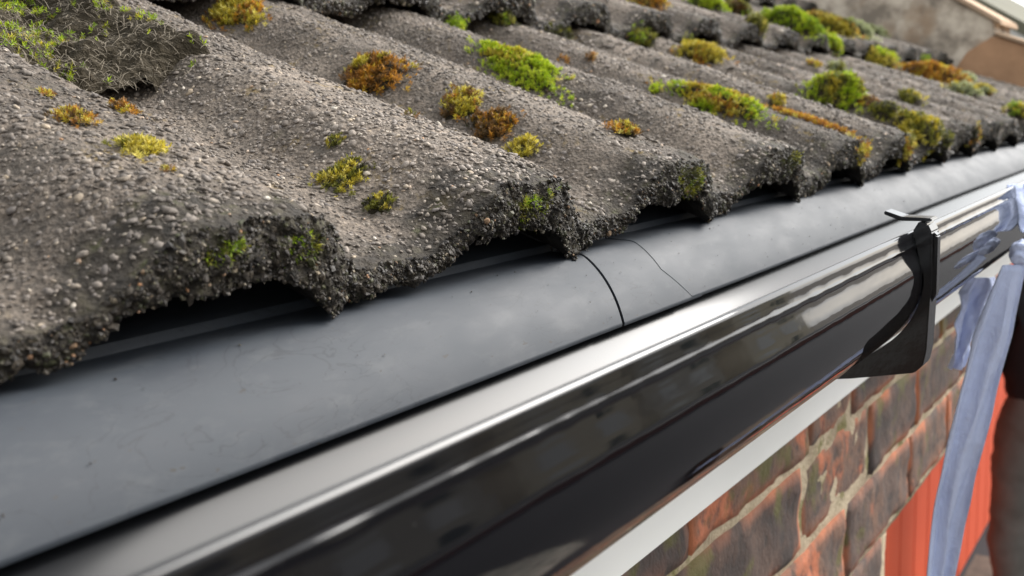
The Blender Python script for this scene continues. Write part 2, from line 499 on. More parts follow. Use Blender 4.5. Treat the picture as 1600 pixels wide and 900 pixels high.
def build_tile(x0, row, dx, ds, chips_top, chips_edge, tmpl, rseed, smin, smax, width=0.3015, world_x=True, dz=0.0, ds_off=0.0):
    """one concrete tile; returns tile mesh, grit mesh, edge grit mesh (row offset not applied: local row 0)"""
    rng = np.random.default_rng(rseed)
    nx = max(8, int(round(width / dx)) + 1)
    xs = np.linspace(x0, x0 + width, nx)
    st = np.concatenate([np.arange(0.415, 0.03, -ds * 1.0), np.arange(0.03, 0.003, -max(ds * 0.6, 0.0012))])
    nf = max(5, int(round(0.018 / max(dx * 0.9, 0.0012))))
    su = np.array([0.004, 0.02, 0.06, 0.2])
    nt, nu = len(st), len(su)
    # top
    X, Sg = np.meshgrid(xs, st, indexing='ij')
    Ht = prof(X) + top_relief(X.ravel(), Sg.ravel(), row).reshape(X.shape)
    edge_round = np.clip((0.016 - Sg) / 0.016, 0, 1)
    Ht = Ht - 0.0016 * edge_round ** 2
    Ptop = roof_pt(X, Sg, Ht)
    # front face
    f = np.linspace(0, 1, nf + 1)[None, :].repeat(nx, 0)
    Xf = xs[:, None].repeat(nf + 1, 1)
    base = np.stack([Xf[:, 0], np.full(nx, row * 2.0 + rseed), np.zeros(nx)], -1)
    low = thick(xs) + 0.0020 * fnoise(base, 70, 5, 3)
    h0 = prof(xs) - 0.0017 + 0.0008 * fnoise(base, 150, 8, 2)
    Hf = h0[:, None] - f * (low - 0.0017)[:, None]
    Pn = np.stack([Xf.ravel(), Hf.ravel(), np.full(Xf.size, row + rseed * 0.37)], -1)
    off = face_offset(Pn, 0.0022).reshape(Xf.shape) + 0.0020 * np.sin(f * np.pi) - 0.0014 * f - (Hf - h0[:, None]) * 0.36 + 0.001
    Pf = roof_pt(Xf, -off, Hf)
    # underside
    Xu, Su = np.meshgrid(xs, su, indexing='ij')
    Pu = roof_pt(Xu, Su, prof(Xu) - thick(Xu) + 0.0 * Su)
    V = np.concatenate([Ptop, Pf, Pu], 1)
    npth = V.shape[1]
    alg = np.zeros((nx, npth))
    Pa = np.stack([X.ravel(), Sg.ravel(), np.full(X.size, row * 1.3)], -1)
    a_top = np.clip((0.022 + 0.012 * fnoise(Pa, 55, 41, 3) - Sg.ravel()) / 0.012, 0, 1).reshape(X.shape)
    blot = np.clip(fnoise(Pa, 26, 43, 4) * 1.6 - 0.9, 0, 0.6).reshape(X.shape)
    alg[:, :nt] = np.maximum(a_top * 0.85, blot * 0.7)
    alg[:, nt:] = 0.95
    idx = np.arange(nx * npth).reshape(nx, npth)
    F = np.stack([idx[:-1, :-1], idx[:-1, 1:], idx[1:, 1:], idx[1:, :-1]], -1).reshape(-1, 4)
    sh = roof_pt(0.0, ds_off, dz)
    me = np_mesh("roof_tile", V.reshape(-1, 3) + sh, F, True, {'algae': alg.ravel()})
    me.materials.append(M['tile']); me.materials.append(M['tile_under'])
    mi = np.zeros((nx - 1, npth - 1), np.int32); mi[:, nt + nf:] = 1
    me.polygons.foreach_set('material_index', mi.ravel())
    out = [me]
    # loose grit on top
    if chips_top:
        n = chips_top
        x = rng.uniform(x0, x0 + width, n); s = rng.uniform(0.002, 0.36, n)
        keep = fnoise(np.stack([x, s, np.full(n, row + 0.5)], -1), 38, 61, 3) + rng.uniform(-0.75, 0.75, n) > -0.42
        x, s = x[keep], s[keep]; n = len(x)
        e = 1e-3
        h = prof(x) + top_relief(x, s, row) - 0.0016 * np.clip((0.016 - s) / 0.016, 0, 1) ** 2
        r = np.clip(rng.lognormal(math.log((smin + smax) * 0.4), 0.38, n), smin * 0.6, smax * 1.5)
        sl = (prof(x + e) - prof(x - e)) / (2 * e)
        N = -sl[:, None] * np.array((1.0, 0, 0)) + ND
        N /= np.linalg.norm(N, axis=1, keepdims=True)
        P = roof_pt(x, s, h + r * 0.10)
        V, F = chips(P, N, r, 0.42, tmpl, rng, 0.34, 0.28)
        g = np_mesh("surface_grit", V + sh, F, True); g.materials.append(M['grit'])
        out.append(g)
    else: out.append(None)
    if chips_edge:
        n = chips_edge
        x = rng.uniform(x0, x0 + width, n); ff = rng.uniform(-0.05, 1.04, n)
        base = np.stack([x, np.full(n, row * 2.0 + rseed), np.zeros(n)], -1)
        low = thick(x) + 0.0020 * fnoise(base, 70, 5, 3)
        h0 = prof(x) - 0.0017 + 0.0008 * fnoise(base, 150, 8, 2)
        h = h0 - ff * (low - 0.0017)
        Pn = np.stack([x, h, np.full(n, row + rseed * 0.37)], -1)
        fc = np.clip(ff, 0, 1)
        off = face_offset(Pn, 0.0022) + 0.0020 * np.sin(fc * np.pi) - 0.0014 * fc - (h - h0) * 0.36 + 0.001
        r = np.clip(rng.lognormal(math.log((smin + smax) * 0.30), 0.50, n), smin * 0.5, smax * 1.5)
        P = roof_pt(x, -off + 0.0005 - rng.uniform(0, 0.0007, n), h)
        N = np.repeat((-SD)[None], n, 0) + rng.normal(0, 0.5, (n, 3))
        N /= np.linalg.norm(N, axis=1, keepdims=True)
        V, F = chips(P, N, r * 0.72, 0.78, tmpl, rng, 0.38, 0.6)
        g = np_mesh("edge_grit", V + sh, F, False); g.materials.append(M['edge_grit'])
        out.append(g)
    else: out.append(None)
    return out

roof = tag(empty("tiled_roof"), "weathered grey concrete roof of rolled interlocking tiles dotted with moss above the black gutter", "roof")

def add_tile(meshes, loc):
    t = link("roof_tile", meshes[0], None, roof)
    t.location = loc
    for nm, g in (("surface_grit", meshes[1]), ("edge_grit", meshes[2])):
        if g is not None:
            c = bpy.data.objects.new(nm, g); COL.objects.link(c); c.parent = t
            c['kind'] = 'stuff'
    return t

def row_off(row):
    return tuple(roof_pt(0.0, 0.0, 0.0, row))

SEAM = 0.0845
for j in range(-2, 8):                                            # the eaves course
    x0 = SEAM - 0.3 + 0.3 * j + 0.0
    x0 = SEAM + 0.3 * (j)
    q = np.random.default_rng(50 + j)
    kw = dict(dz=q.uniform(-0.0003, 0.0003), ds_off=q.uniform(-0.0012, 0.0012))
    if j in (-1, 0): mm = build_tile(x0, 0, 0.0016, 0.0017, 27000, 9500, ICO, 100 + j, 0.00040, 0.00150, **kw)
    elif j in (1,): mm = build_tile(x0, 0, 0.0022, 0.0024, 19000, 7000, ICO, 100 + j, 0.00050, 0.0017, **kw)
    elif j in (2, 3): mm = build_tile(x0, 0, 0.003, 0.0035, 9000, 2800, OCTA, 100 + j, 0.0009, 0.0026, **kw)
    elif j == -2: mm = build_tile(x0, 0, 0.003, 0.0035, 4000, 2500, OCTA, 100 + j, 0.0007, 0.0024, **kw)
    else: mm = build_tile(x0, 0, 0.004, 0.006, 4000, 1500, OCTA, 100 + j, 0.0012, 0.0032, **kw)
    add_tile(mm, (0, 0, 0))
far_top = [build_tile(SEAM, 3, 0.0045, 0.007, 3500, 1800, OCTA, 300 + k, 0.0012, 0.0032) for k in range(3)]
far_hi = [build_tile(SEAM, 5, 0.007, 0.012, 0, 500, OCTA, 330 + k, 0.0016, 0.004) for k in range(3)]
q = np.random.default_rng(5)
for row in range(1, 9):
    for j in range(-1, 8):
        if row == 1 and j in (0, 1, 2):
            mm = build_tile(SEAM + 0.3 * j, row, 0.0024, 0.003, 7000, 4200, ICO if j < 2 else OCTA, 200 + j, 0.0008, 0.0026)
            add_tile(mm, row_off(row))
        else:
            mm = (far_top if row < 3 else far_hi)[(j * 2 + row) % 3]
            o = Vector(row_off(row)) + Vector((0.3 * j, 0, q.uniform(-0.001, 0.001)))
            add_tile(mm, o)

M['felt'] = plain("roofing_felt", (0.015, 0.014, 0.013), 0.95, 0.2, 0.3, 20)
ua_, ub_ = roof_pt(0, 0.05, -0.044), roof_pt(0, 0.35, -0.044, 8)
prism_x("underlay", [(ua_[1], ua_[2]), (ub_[1], ub_[2]), (ub_[1], ub_[2] - 0.006), (ua_[1], ua_[2] - 0.006)], -0.6, 2.479, M['felt'], roof)

# ------------------------------------------------------------------ moss
PAL = {
    'green': [(0.20, 0.30, 0.008), (0.28, 0.38, 0.015), (0.13, 0.20, 0.008)],
    'bright': [(0.36, 0.46, 0.012), (0.46, 0.52, 0.03), (0.25, 0.36, 0.01)],
    'yellow': [(0.50, 0.40, 0.035), (0.42, 0.36, 0.03), (0.58, 0.50, 0.10), (0.30, 0.24, 0.02)],
    'orange': [(0.46, 0.22, 0.022), (0.36, 0.16, 0.02), (0.50, 0.32, 0.03), (0.22, 0.10, 0.02)],
    'brown': [(0.16, 0.085, 0.025), (0.24, 0.12, 0.03), (0.10, 0.06, 0.02)],
    'olive': [(0.17, 0.17, 0.02), (0.12, 0.12, 0.018), (0.25, 0.24, 0.03)],
    'dark': [(0.035, 0.038, 0.012), (0.06, 0.062, 0.018), (0.04, 0.03, 0.018)],
    'pale': [(0.42, 0.44, 0.26), (0.34, 0.38, 0.20)],
}

def leaf_rosettes(P, A, l, nl, cols, rng, wid=0.135):
    """star-shaped moss shoots at P with axes A; every leaf a bent diamond"""
    n = len(P)
    A = A / np.linalg.norm(A, axis=1, keepdims=True)
    T = rng.normal(0, 1, A.shape); T -= (T * A).sum(1, keepdims=True) * A; T /= np.linalg.norm(T, axis=1, keepdims=True)
    B = np.cross(A, T)
    az = (np.arange(nl)[None] * 2.399 + rng.uniform(0, 0.9, (n, nl)))
    el = np.radians(np.linspace(18, 74, nl)[None] + rng.uniform(-12, 12, (n, nl)))
    ln = l[:, None] * rng.uniform(0.7, 1.2, (n, nl))
    out = np.cos(az)[..., None] * T[:, None] + np.sin(az)[..., None] * B[:, None]
    d = np.cos(el)[..., None] * out + np.sin(el)[..., None] * A[:, None]
    side = np.cross(d, A[:, None]); side /= np.linalg.norm(side, axis=2, keepdims=True) + 1e-9
    d2 = d + 0.45 * out; d2 /= np.linalg.norm(d2, axis=2, keepdims=True)
    p0 = P[:, None] + A[:, None] * (l[:, None, None] * 0.75 * np.linspace(0, 1, nl)[None, :, None])
    mid = p0 + d * ln[..., None] * 0.5
    w = ln[..., None] * wid
    V = np.stack([p0, mid + side * w, mid - side * w, mid + d2 * ln[..., None] * 0.6], 2)
    C_ = cols[:, None, None, :] * rng.uniform(0.8, 1.2, (n, nl, 1, 1)) * np.ones((1, 1, 4, 1))
    k = n * nl
    i = np.arange(k)[:, None] * 4
    F = np.concatenate([i + np.array([0, 1, 2]), i + np.array([1, 3, 2])])
    return V.reshape(-1, 3), F, C_.reshape(-1, 3)

def pick_cols(pal, n, rng, field=None):
    names = list(pal); wts = np.array([pal[k] for k in names], float); cs = np.cumsum(wts / wts.sum())
    u = rng.uniform(0, 1, n)
    if field is not None: u = np.clip(0.5 + field * 0.62 + (u - 0.5) * 0.35, 0, 0.999)
    g = np.searchsorted(cs, u)
    out = np.zeros((n, 3))
    for i in range(n):
        p = PAL[names[min(g[i], len(names) - 1)]]
        out[i] = p[rng.integers(len(p))]
    return out

def moss(x, s, row, a, b, hgt, leaf, pal, label, seed, face=None, n=None, nl=11, mound=True, group=None, skew=0.0, ragged=0.35):
    """moss cushion of half-size a across the rolls and b up the slope; face=dh puts it on a tile's front edge"""
    rng = np.random.default_rng(seed)
    if face is None and row == 0:                                     # the moss on the near tiles is the finest
        k_ = 0.58 if x < 0.15 else (0.74 if x < 0.6 else 0.90)
        leaf *= 0.55 if x < 0.15 else (0.66 if x < 0.6 else 0.80)
        a, b, hgt = a * k_, b * k_, hgt * k_ * 0.85
    else:
        leaf *= 0.72
    if n is None: n = int(min(1500, max(18, 3.1 * a * b / (leaf * 0.50) ** 2)))
    rr = np.sqrt(rng.uniform(0, 1, n)); ph = rng.uniform(0, 2 * np.pi, n)
    stray = rng.uniform(0, 1, n) < 0.13
    rr = np.where(stray, rng.uniform(0.9, 1.45, n), rr)
    lob = 1 + ragged * fnoise(np.stack([np.cos(ph), np.sin(ph), np.full(n, seed * 1.7)], -1), 1.6, 3, 2)
    u, v = rr * np.cos(ph) * lob, rr * np.sin(ph) * lob
    def place(u, v, lift):
        if face is None:
            xx = x + a * u + skew * v; ss = s + b * v
            h = prof(xx) + 0.0004 + lift
            ok = ss >= -0.001
            over = np.clip(-ss, 0, None)                         # hangs over the tile's front edge
            Pn = roof_pt(xx, np.maximum(ss, -0.002 - lift), h - over * 1.0, row)
            return Pn
        xx = x + a * u; hh = prof(x) + face + b * v
        return roof_pt(xx, -0.0025 - lift, hh, row)
    dome = lambda r: np.clip(1 - r ** 2, 0, 1) ** 0.6
    lumps = 1 + 0.35 * vnoise(np.stack([u * 2.2, v * 2.2, np.full(n, seed * 0.9)], -1), 1.4, 5)
    lift = hgt * dome(rr) * lumps
    P = place(u, v, lift * 0.9 + leaf * rng.uniform(-0.2, 0.55, n))
    N0 = ND if face is None else -SD
    ax = np.repeat(np.asarray(N0)[None], n, 0)
    Bv = SD if face is None else ND
    ax = ax + (rr * np.cos(ph) * 0.8)[:, None] * np.array((1.0, 0, 0)) + (rr * np.sin(ph) * 0.8)[:, None] * Bv + rng.normal(0, 0.28, (n, 3))
    ax[:, 2] += 0.25
    l = leaf * rng.uniform(0.7, 1.25, n)
    fld = vnoise(np.stack([u * 1.5, v * 1.5, np.full(n, seed * 2.3)], -1), 1.3, 77)
    cols = pick_cols(pal, n, rng, fld)
    V, F, C_ = leaf_rosettes(P, ax, l, nl, cols, rng)
    me = np_mesh("moss_clump", V, F, False, {'leaf_colour': C_})
    o = link("moss_clump", me, M['moss'])
    tag(o, label, "moss", group)
    if mound:
        R = np.linspace(0, 1.02, 7); A_ = np.linspace(0, 2 * np.pi, 22, endpoint=False)
        rg, ag = np.meshgrid(R, A_, indexing='ij')
        lb = 1 + ragged * fnoise(np.stack([np.cos(ag).ravel(), np.sin(ag).ravel(), np.full(ag.size, seed * 1.7)], -1), 1.6, 3, 2).reshape(ag.shape)
        uu, vv = (rg * np.cos(ag) * lb).ravel() * 0.97, (rg * np.sin(ag) * lb).ravel() * 0.97
        li = hgt * dome(np.minimum(rg.ravel(), 1)) * (1 + 0.35 * vnoise(np.stack([uu * 2.2, vv * 2.2, np.full(uu.size, seed * 0.9)], -1), 1.4, 5)) * 0.85 - 0.0012 * rg.ravel() ** 4
        Vm = place(uu, vv, li)
        na_ = len(A_); idx = np.arange(len(R) * na_).reshape(len(R), na_)
        Fm = np.stack([idx[:-1], idx[1:], np.roll(idx, -1, 1)[1:], np.roll(idx, -1, 1)[:-1]], -1).reshape(-1, 4)
        mo = link("mound", np_mesh("mound", Vm, Fm, True), M['soil'], o)
    return o

MOSS = [
    # x, s, row, a, b, height, leaf, palette, label, kwargs
    (-0.0327, 0.0890, 0, .0085, .0100, .0045, .0030, {'orange': 3, 'yellow': 2, 'brown': 2}, "orange brown moss tuft on the nearest roll, left of two alike tufts", {}),
    (-0.0038, 0.1035, 0, .0070, .0080, .0032, .0028, {'brown': 2, 'orange': 2, 'yellow': 1}, "small rusty moss ring with grey centre just below the shaggy dark mat", {}),
    (-0.0262, 0.1180, 0, .0030, .0034, .0018, .0025, {'yellow': 2, 'orange': 1}, "tiny yellow moss speck at the far left above the orange tuft", {}),
    (-0.0281, 0.0584, 0, .0105, .0105, .0036, .0031, {'yellow': 6, 'olive': 1}, "pale yellow moss clump on the nearest roll, the one closest to the camera", {}),
    (-0.0317, 0.0379, 0, .0035, .0025, .0008, .0022, {'yellow': 1, 'orange': 1}, "thin smear of ochre moss below the pale yellow clump", {'mound': False, 'n': 12}),
    (0.2351, 0.3330, 0, .0160, .0260, .0075, .0042, {'yellow': 3, 'orange': 3, 'olive': 1}, "yellow orange moss clump at the top left edge on the roll crest", {}),
    (0.2291, 0.1972, 0, .0200, .0215, .0105, .0042, {'orange': 5, 'brown': 3, 'yellow': 2}, "large spiky orange brown moss clump with upright shoots on the second roll", {}),
    (0.0839, 0.0794, 0, .0055, .0055, .0030, .0026, {'olive': 3, 'dark': 1, 'yellow': 1}, "small round olive moss dot above the green cushion in the first valley", {}),
    (0.0720, 0.0614, 0, .0130, .0125, .0042, .0030, {'dark': 1, 'olive': 3, 'yellow': 3}, "olive moss cushion turning yellow on its right, lying in the first valley", {}),
    (0.0688, 0.0364, 0, .0085, .0080, .0022, .0026, {'olive': 3, 'dark': 2, 'yellow': 1}, "flat dull olive moss patch nearest the tile edge in the first valley", {}),
    (0.2341, 0.1300, 0, .0120, .0145, .0045, .0034, {'brown': 2, 'yellow': 3, 'orange': 1}, "straggly yellow moss, uppermost of three patches in a line down the second roll", {}),
    (0.2288, 0.1013, 0, .0125, .0150, .0040, .0032, {'brown': 4, 'orange': 2, 'dark': 1}, "brown withered moss, middle of three patches in a line down the second roll", {}),
    (0.2236, 0.0751, 0, .0085, .0085, .0035, .0032, {'yellow': 3, 'olive': 1}, "small golden moss, lowest of three patches in a line down the second roll", {}),
    (0.3925, 0.2060, 0, .0175, .0570, .0090, .0034, {'yellow': 1, 'bright': 6, 'green': 1}, "long lime green moss strip running down the third roll crest", {'skew': 0.004, 'ragged': 0.5}),
    (0.2778, 0.0453, 0, .0090, .0105, .0050, .0034, {'orange': 3, 'brown': 2, 'yellow': 2}, "small rust orange moss clump near the eaves on the third tile flank", {}),
    (0.5430, 0.1100, 0, .0180, .0460, .0110, .0040, {'orange': 1, 'yellow': 3, 'bright': 3, 'green': 1}, "long moss ridge, lime at its top and golden at its lower end", {'ragged': 0.5}),
    (0.8505, 0.2716, 0, .0200, .0270, .0120, .0046, {'orange': 2, 'yellow': 4}, "golden moss lump high on a roll just under the second course", {}),
    (0.8535, 0.1091, 0, .0300, .0330, .0290, .0042, {'yellow': 2, 'olive': 2, 'bright': 4}, "big domed moss cushion with golden top and bright green right side", {'n': 900, 'ragged': 0.15}),
    (0.8618, 0.0743, 0, .0095, .0105, .0080, .0040, {'brown': 3, 'orange': 2}, "small tan moss knob just right of the big green dome", {}),
    (0.8489, 0.0552, 0, .0120, .0140, .0100, .0040, {'olive': 3, 'dark': 2}, "dark olive moss lump below the tan knob", {}),
    (0.8394, 0.0180, 0, .0180, .0260, .0120, .0045, {'olive': 2, 'yellow': 4}, "yellow moss trail spilling over the tile edge right of the domed cushion", {'ragged': 0.5}),
    (1.7471, 0.2129, 0, .0420, .0620, .0240, .0075, {'yellow': 2, 'orange': 4}, "large flat orange moss mass toward the right below the parapet", {}),
    (1.7553, 0.3272, 0, .0380, .0350, .0240, .0075, {'yellow': 3, 'bright': 2, 'olive': 1}, "yellow green moss mass directly beneath the second course near the parapet", {}),
    (1.4537, 0.0500, 1, .0210, .0560, .0240, .0060, {'yellow': 1, 'bright': 5, 'green': 2}, "vivid green moss draped over the front of the second course, larger of two", {}),
    (1.5600, 0.0250, 1, .0200, .0370, .0210, .0060, {'yellow': 1, 'bright': 4, 'olive': 1}, "green moss drape just right of the vivid larger drape on the second course", {}),
    (1.3081, 0.1428, 1, .0200, .0300, .0150, .0055, {'bright': 4, 'green': 2}, "small bright green moss hump at the top edge on the second course", {}),
    (1.4532, 0.1521, 1, .0170, .0220, .0150, .0060, {'olive': 3, 'brown': 2}, "brown olive moss hump at the top edge above the vivid green drape", {}),
    (1.7600, 0.0900, 1, .0300, .0550, .0250, .0070, {'yellow': 4, 'orange': 1, 'olive': 2}, "mustard moss strip on the second course right of the green drapes", {}),
    (1.9000, 0.0850, 1, .0300, .0380, .0220, .0070, {'pale': 4, 'green': 1}, "pale grey green moss lump on the second course close to the parapet", {}),
    (0.9937, 0.0830, 1, .0180, .0240, .0130, .0050, {'yellow': 3, 'orange': 3}, "orange yellow moss at the top edge on the second course, nearest of that course", {}),
    (1.1900, 0.0050, 1, .0160, .0170, .0100, .0050, {'dark': 2, 'olive': 3, 'yellow': 1}, "dull olive moss drape hanging on the second course edge left of the bright drapes", {}),
    (0.5570, 0.3450, 0, .0150, .0170, .0130, .0040, {'dark': 2, 'olive': 3, 'green': 1}, "dark green moss ball tucked against the second course front edge", {}),
    (0.6884, 0.1108, 0, .0060, .0070, .0030, .0040, {'yellow': 3, 'orange': 1}, "lone small yellow moss speck between the long ridge and the domed cushion", {}),
    (0.5793, 0.0400, 0, .0080, .0420, .0030, .0036, {'orange': 4, 'yellow': 2}, "thin orange moss line along the roll crest down toward the eaves", {'ragged': 0.6}),
    (0.5439, 0.2346, 0, .0045, .0050, .0030, .0034, {'orange': 1, 'brown': 1}, "lone tiny tan moss speck high on the fourth roll", {}),
    (1.4535, 0.0173, 0, .0150, .0200, .0120, .0060, {'green': 2, 'yellow': 2}, "green yellow moss on the eaves course at the right frame edge", {}),
    (1.6000, 0.1300, 0, .0200, .0260, .0100, .0065, {'yellow': 2, 'pale': 2, 'olive': 1}, "faint yellow grey moss patch between the orange mass and the right edge", {}),
    (1.1602, 0.2458, 0, .0080, .0100, .0050, .0050, {'yellow': 3, 'orange': 1}, "small yellow moss spot above and left of the big domed cushion", {}),
    (1.2907, 0.2545, 0, .0110, .0150, .0080, .0055, {'pale': 3, 'olive': 2}, "small pale olive moss spot straight above the big domed cushion", {}),
    (2.0416, 0.2156, 0, .0160, .0220, .0110, .0070, {'pale': 3, 'green': 1}, "pale moss lump at the lower right end of the large flat orange mass", {}),
    (1.7505, 0.1257, 0, .0150, .0200, .0080, .0070, {'yellow': 2, 'pale': 2}, "dim yellow moss smear below the large flat orange mass", {}),
    (2.3400, 0.1717, 1, .0200, .0280, .0160, .0070, {'pale': 3, 'olive': 1}, "whitish moss lump on the second course right against the parapet", {}),
    (1.1454, 0.1048, 0, .0100, .0160, .0050, .0055, {'olive': 2, 'yellow': 1}, "low dull moss strip in the valley right of the domed cushion", {}),
    (0.5338, 0.1600, 0, .0055, .0060, .0030, .0040, {'bright': 2, 'yellow': 1}, "tiny lime moss dot at the upper tip of the long ridge", {}),
    (0.1363, 0.0851, 0, .0042, .0045, .0015, .0032, {'brown': 2, 'olive': 1}, "tiny brown moss dot on the flat of the second roll above the eaves", {'n': 14, 'mound': False}),
    (0.5309, 0.2522, 0, .0050, .0060, .0024, .0038, {'orange': 2, 'yellow': 1}, "tiny orange moss dot beside the lone tan speck high on the fourth roll", {'n': 16, 'mound': False}),
    (0.8396, 0.3400, 0, .0140, .0100, .0080, .0050, {'dark': 2, 'olive': 2}, "dark moss fringe in the angle under the second course, above the golden lump", {}),
    (0.0686, 0.2100, 0, .0070, .0085, .0060, .0034, {'green': 3, 'bright': 1}, "fresh bright green tuft at the foot of the shaggy dark mat", {}),
]
for i, (x, s, row, a, b, hgt, leaf, pal, lab, kw) in enumerate(MOSS):
    moss(x, s, row, a, b, hgt, leaf, pal, lab, 400 + i, **kw)
EDGE = [   # moss on the front edges of the tiles
    (0.1190, 0, .0120, .0065, .0020, .0024, {'dark': 3, 'olive': 3, 'green': 2}, -0.0120, "green flecked moss crust under the arch of the second roll end"),
    (-0.0407, 0, .0070, .0045, .0015, .0022, {'dark': 2, 'olive': 2, 'green': 2}, -0.0100, "small green moss flecks on the nearest tile edge, left of two"),
    (-0.0100, 0, .0070, .0045, .0015, .0022, {'dark': 2, 'olive': 2, 'green': 2}, -0.0110, "small green moss flecks at the first roll corner, right of two"),
    (0.2704, 0, .0140, .0070, .0022, .0026, {'dark': 3, 'olive': 3, 'green': 1}, -0.0110, "olive moss crust hanging on the third roll end above the tray joint"),
    (0.4250, 0, .0150, .0060, .0020, .0030, {'dark': 3, 'olive': 2}, -0.0100, "dark moss crust on the fourth roll end"),
    (0.5850, 0, .0150, .0080, .0050, .0034, {'orange': 2, 'yellow': 3, 'dark': 2}, -0.0110, "golden moss patch on the fifth roll end face, left of two golden patches"),
    (0.7320, 0, .0130, .0090, .0050, .0036, {'orange': 2, 'yellow': 3, 'olive': 1}, -0.0120, "narrow golden moss patch on the sixth roll end face, right of two golden patches"),
    (0.8900, 0, .0160, .0080, .0050, .0040, {'dark': 3, 'olive': 2}, -0.0110, "dark olive moss on the roll end below the yellow trail"),
    (1.0350, 0, .0150, .0080, .0050, .0045, {'dark': 2, 'orange': 1, 'yellow': 2}, -0.0120, "yellow brown moss on a roll end near the right edge of the eaves"),
    (0.8220, 1, .0180, .0100, .0080, .0044, {'dark': 3, 'green': 1, 'olive': 2}, -0.0120, "dark moss on the second course roll end above the long strip"),
    (0.9600, 1, .0180, .0100, .0080, .0046, {'dark': 3, 'green': 1, 'olive': 2}, -0.0120, "dark green moss on the second course roll end below the orange yellow clump"),
    (0.4800, 1, .0200, .0100, .0080, .0040, {'dark': 3, 'green': 2, 'bright': 1}, -0.0130, "green and black moss on the second course edge at the top middle"),
    (0.6600, 1, .0200, .0090, .0080, .0042, {'dark': 3, 'olive': 2}, -0.0130, "blackish moss on the second course edge, right of the green and black patch"),
    (2.1800, 1, .0220, .0110, .0100, .0070, {'green': 3, 'olive': 2}, -0.0120, "green moss on the second course edge close to the parapet foot"),
]
for i, (x, row, a, b, hgt, leaf, pal, dh, lab) in enumerate(EDGE):
    moss(x, 0, row, a, b, hgt, leaf, pal, lab, 500 + i, face=dh, nl=8)

# shaggy dead mat lying in the first valley
def shaggy_mat():
    rng = np.random.default_rng(77)
    nx, ns = 60, 110
    x = np.linspace(-0.004, 0.104, nx); s = np.linspace(0.186, 0.345, ns)
    X, Sg = np.meshgrid(x, s, indexing='ij')
    def top(xx, ss):
        t = np.clip((ss - 0.186 - 0.010 * np.sin(xx * 90)) / 0.016, 0, 1) ** 0.5
        w = np.clip(1 - ((xx - 0.052) / 0.052) ** 2, 0, 1) ** 0.5
        Pq = np.stack([xx.ravel(), ss.ravel(), np.zeros(xx.size)], -1)
        k = fnoise(Pq, 55, 90, 4).reshape(xx.shape)
        return t * w * (0.0190 + 0.0065 * k) + 0.0012 * k * t - 0.0015 + 0.0006 * fnoise(Pq, 500, 5, 2).reshape(xx.shape)
    V = roof_pt(X, Sg, prof(X) + top(X, Sg)).reshape(-1, 3)
    idx = np.arange(nx * ns).reshape(nx, ns)
    F = np.stack([idx[:-1, :-1], idx[1:, :-1], idx[1:, 1:], idx[:-1, 1:]], -1).reshape(-1, 4)
    o = link("moss_mat", np_mesh("moss_mat", V, F, True), M['soil'])
    tag(o, "large shaggy mat of dead dark moss with green sprigs filling the valley at top left", "moss")
    # dead strands
    n = 2600
    xx = rng.uniform(0.0, 0.102, n); ss = rng.uniform(0.186, 0.345, n)
    P = roof_pt(xx, ss, prof(xx) + top(xx, ss) + 0.0004)
    up = np.repeat(ND[None], n, 0)
    d = rng.normal(0, 1, (n, 3)) + np.array((0.25, 0.5, -0.3)); d -= (d * up).sum(1, keepdims=True) * up * 0.75
    d /= np.linalg.norm(d, axis=1, keepdims=True)
    side = np.cross(d, up); side /= np.linalg.norm(side, axis=1, keepdims=True)
    ln = rng.uniform(0.003, 0.011, n)
    k = 4; pts = []
    curl = rng.normal(0, 0.35, (n, 1))
    for q_ in range(k):
        t = q_ / (k - 1)
        c = P + d * (ln * t)[:, None] + side * curl * (ln * t * t)[:, None] + up * (ln * (0.5 * t - 0.55 * t * t))[:, None]
        w = (0.00022 * (1 - 0.6 * t))
        pts += [c + side * w, c - side * w]
    V = np.stack(pts, 1)
    i = np.arange(n)[:, None] * (2 * k)
    F = np.concatenate([i + np.array([2 * a, 2 * a + 1, 2 * a + 3, 2 * a + 2]) for a in range(k - 1)])
    st = link("dead_strands", np_mesh("dead_strands", V.reshape(-1, 3), F, True), M['root'], o); st['kind'] = 'stuff'
    # green sprigs in drifts
    n = 2100
    xx = rng.uniform(0.0, 0.100, n); ss = rng.uniform(0.188, 0.345, n)
    dens = fnoise(np.stack([xx, ss, np.zeros(n)], -1), 70, 33, 3) + (ss - 0.26) * 3.0
    keep = dens > 0.10
    xx, ss = xx[keep], ss[keep]; n = len(xx)
    P = roof_pt(xx, ss, prof(xx) + top(xx, ss) + 0.0005)
    A = np.repeat(ND[None], n, 0) + rng.normal(0, 0.45, (n, 3))
    V, F, C_ = leaf_rosettes(P, A, rng.uniform(0.0013, 0.0027, n), 8, pick_cols({'olive': 3, 'green': 3, 'bright': 3, 'yellow': 1}, n, rng), rng)
    sp = link("green_sprigs", np_mesh("green_sprigs", V, F, False, {'leaf_colour': C_}), M['moss'], o); sp['kind'] = 'stuff'
shaggy_mat()

